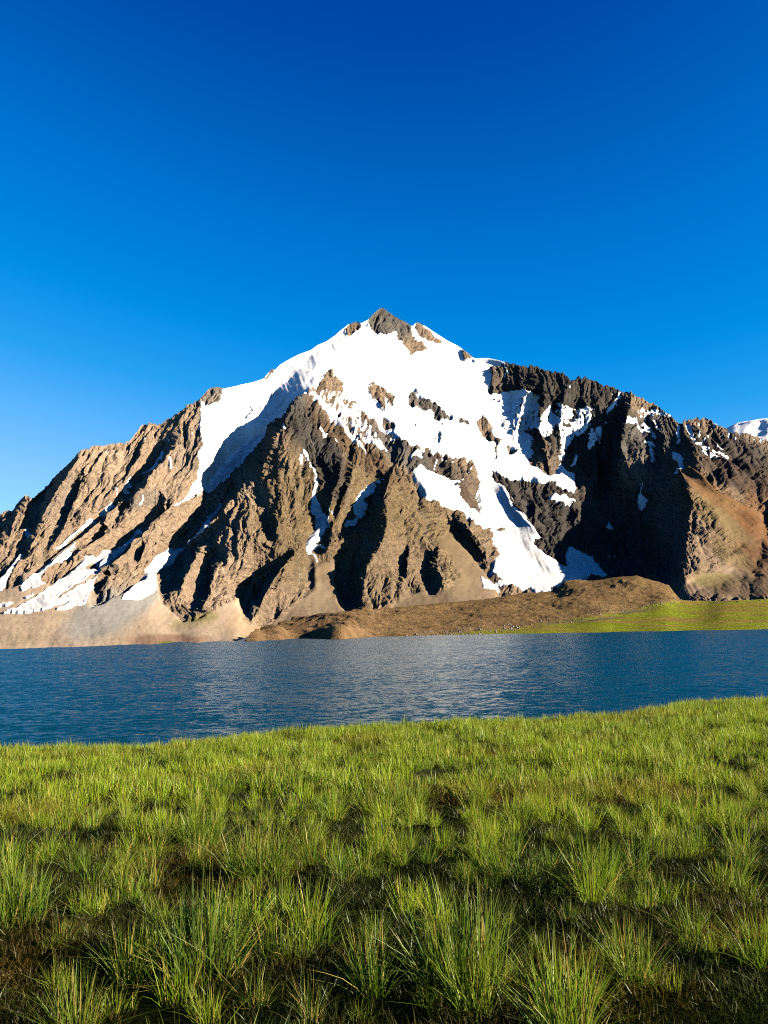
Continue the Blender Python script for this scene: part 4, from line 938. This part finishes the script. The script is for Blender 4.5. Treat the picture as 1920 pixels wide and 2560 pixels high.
def ground_hit(px_, py_):
    d = bearing(np.array(float(px_)), np.array(float(py_)))
    t = np.linspace(1.5, 30, 2400); P_ = EYE + d * t[:, None]
    i = np.argmax(P_[:, 2] < ground_z(P_[:, 0], P_[:, 1])); return P_[i], t[i]
SPOT = np.array([ground_hit(*at(crop, [base])[0])[0] for crop, base, *_ in TUSS])
def clear(x, y):                                   # the sward is thin close around the big tussocks
    d = np.min(np.hypot(x[:, None] - SPOT[:, 0], y[:, None] - SPOT[:, 1]), 1)
    return 0.12 + 0.88 * smooth(0.18, 0.55, d)
def gaps(x, y): return fbm(x / 1.1, y / 1.0, oct=3, seed=84)
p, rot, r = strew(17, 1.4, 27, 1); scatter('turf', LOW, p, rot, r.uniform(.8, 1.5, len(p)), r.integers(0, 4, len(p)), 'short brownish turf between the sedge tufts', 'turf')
def lattice(spacing, ymin, ymax, seed, fn):
    r = np.random.default_rng(seed)
    gx_, gy_ = np.meshgrid(np.arange(-17, 17, spacing), np.arange(ymin, ymax, spacing * .9), indexing='ij')
    x = (gx_ + r.uniform(-.48, .48, gx_.shape) * spacing).ravel(); y = (gy_ + r.uniform(-.48, .48, gx_.shape) * spacing).ravel()
    k = (np.abs(x) < y * .48 + 2.2) & (r.random(len(x)) < fn(x, y)); x, y = x[k], y[k]
    rot = np.stack((r.normal(0, .10, len(x)), r.normal(0, .10, len(x)), r.uniform(0, 6.28, len(x))), -1)
    return np.stack((x, y, ground_z(x, y) - .01), -1), rot, r
def keep_near(x, y): return clear(x, y) * smooth(-.16, .22, gaps(x, y) + (y - 6) * .04)
p, rot, r = lattice(.30, 1.9, 10.5, 5, keep_near)
scl = r.uniform(.55, 1.05, len(p)) * (1 + .35 * smooth(-.05, .4, gaps(p[:, 0], p[:, 1]))); pick = r.integers(0, 6, len(p))
near_ones = p[:, 1] < 6.0                                  # close enough to be told apart one by one
for q_ in np.flatnonzero(near_ones):
    o = bpy.data.objects.new('sedge_tuft', TUFT[pick[q_]]); col.objects.link(o)
    o.location = p[q_]; o.rotation_euler = rot[q_]; o.scale = (scl[q_],) * 3
    o['label'] = 'ankle-high green sedge tuft among many alike in the nearest grass, ' + ('left third' if p[q_, 0] < -.16 * p[q_, 1] else 'right third' if p[q_, 0] > .16 * p[q_, 1] else 'middle third'); o['category'] = 'grass tuft'; o['group'] = 'ordinary sedge tufts on the near bank'
scatter('meadow_tussocks', TUFT, p[~near_ones], rot[~near_ones], scl[~near_ones], pick[~near_ones], 'countless green sedge tussocks over the middle of the bank', 'grass')
p, rot, r = lattice(.235, 10.5, 28, 6, lambda x, y: smooth(-.30, .05, gaps(x, y)) * .95)
scatter('shore_grass', TUFTW, p, rot, r.uniform(.6, 1.1, len(p)) * (1 + .35 * smooth(-.05, .4, gaps(p[:, 0], p[:, 1]))), r.integers(0, 5, len(p)), 'bright green grass along the edge of the near shore', 'grass')
p, rot, r = strew(18, 1.6, 26, 2, lambda x, y: smooth(-.25, .3, gaps(x, y)) * (0.45 + 0.55 * smooth(4, 8, y)))
scatter('meadow_grass', MID, p, rot, r.uniform(.3, .7, len(p)), r.integers(0, 5, len(p)), 'low green grass growing between the sedge tussocks', 'grass')

for i, (crop, base, topy, wide, kind, label) in enumerate(TUSS):
    (bx_, by_), = at(crop, [base]); (_, ty_), = at(crop, [(0, topy)])
    P_, t_ = ground_hit(bx_, by_)
    h = (EYE + bearing(np.array(bx_), np.array(ty_)) * t_)[2] - P_[2]
    o = bpy.data.objects.new('sedge_tussock', None); col.objects.link(o); o.empty_display_size = 0.1
    s_ = h / .42; o.location = (P_[0], P_[1], ground_z(P_[0], P_[1]) - .01); o.scale = (s_ * wide, s_ * wide, s_); o.rotation_euler = (0, 0, i * 1.7)
    for nm_, me in zip(('blades', 'dry_blades', 'old_thatch'), TALL[kind]):
        c_ = bpy.data.objects.new(nm_, me); col.objects.link(c_); c_.parent = o; c_['kind'] = 'stuff'
    o['label'] = label; o['category'] = 'grass tuft'; o['group'] = 'sedge tussocks on the near bank'
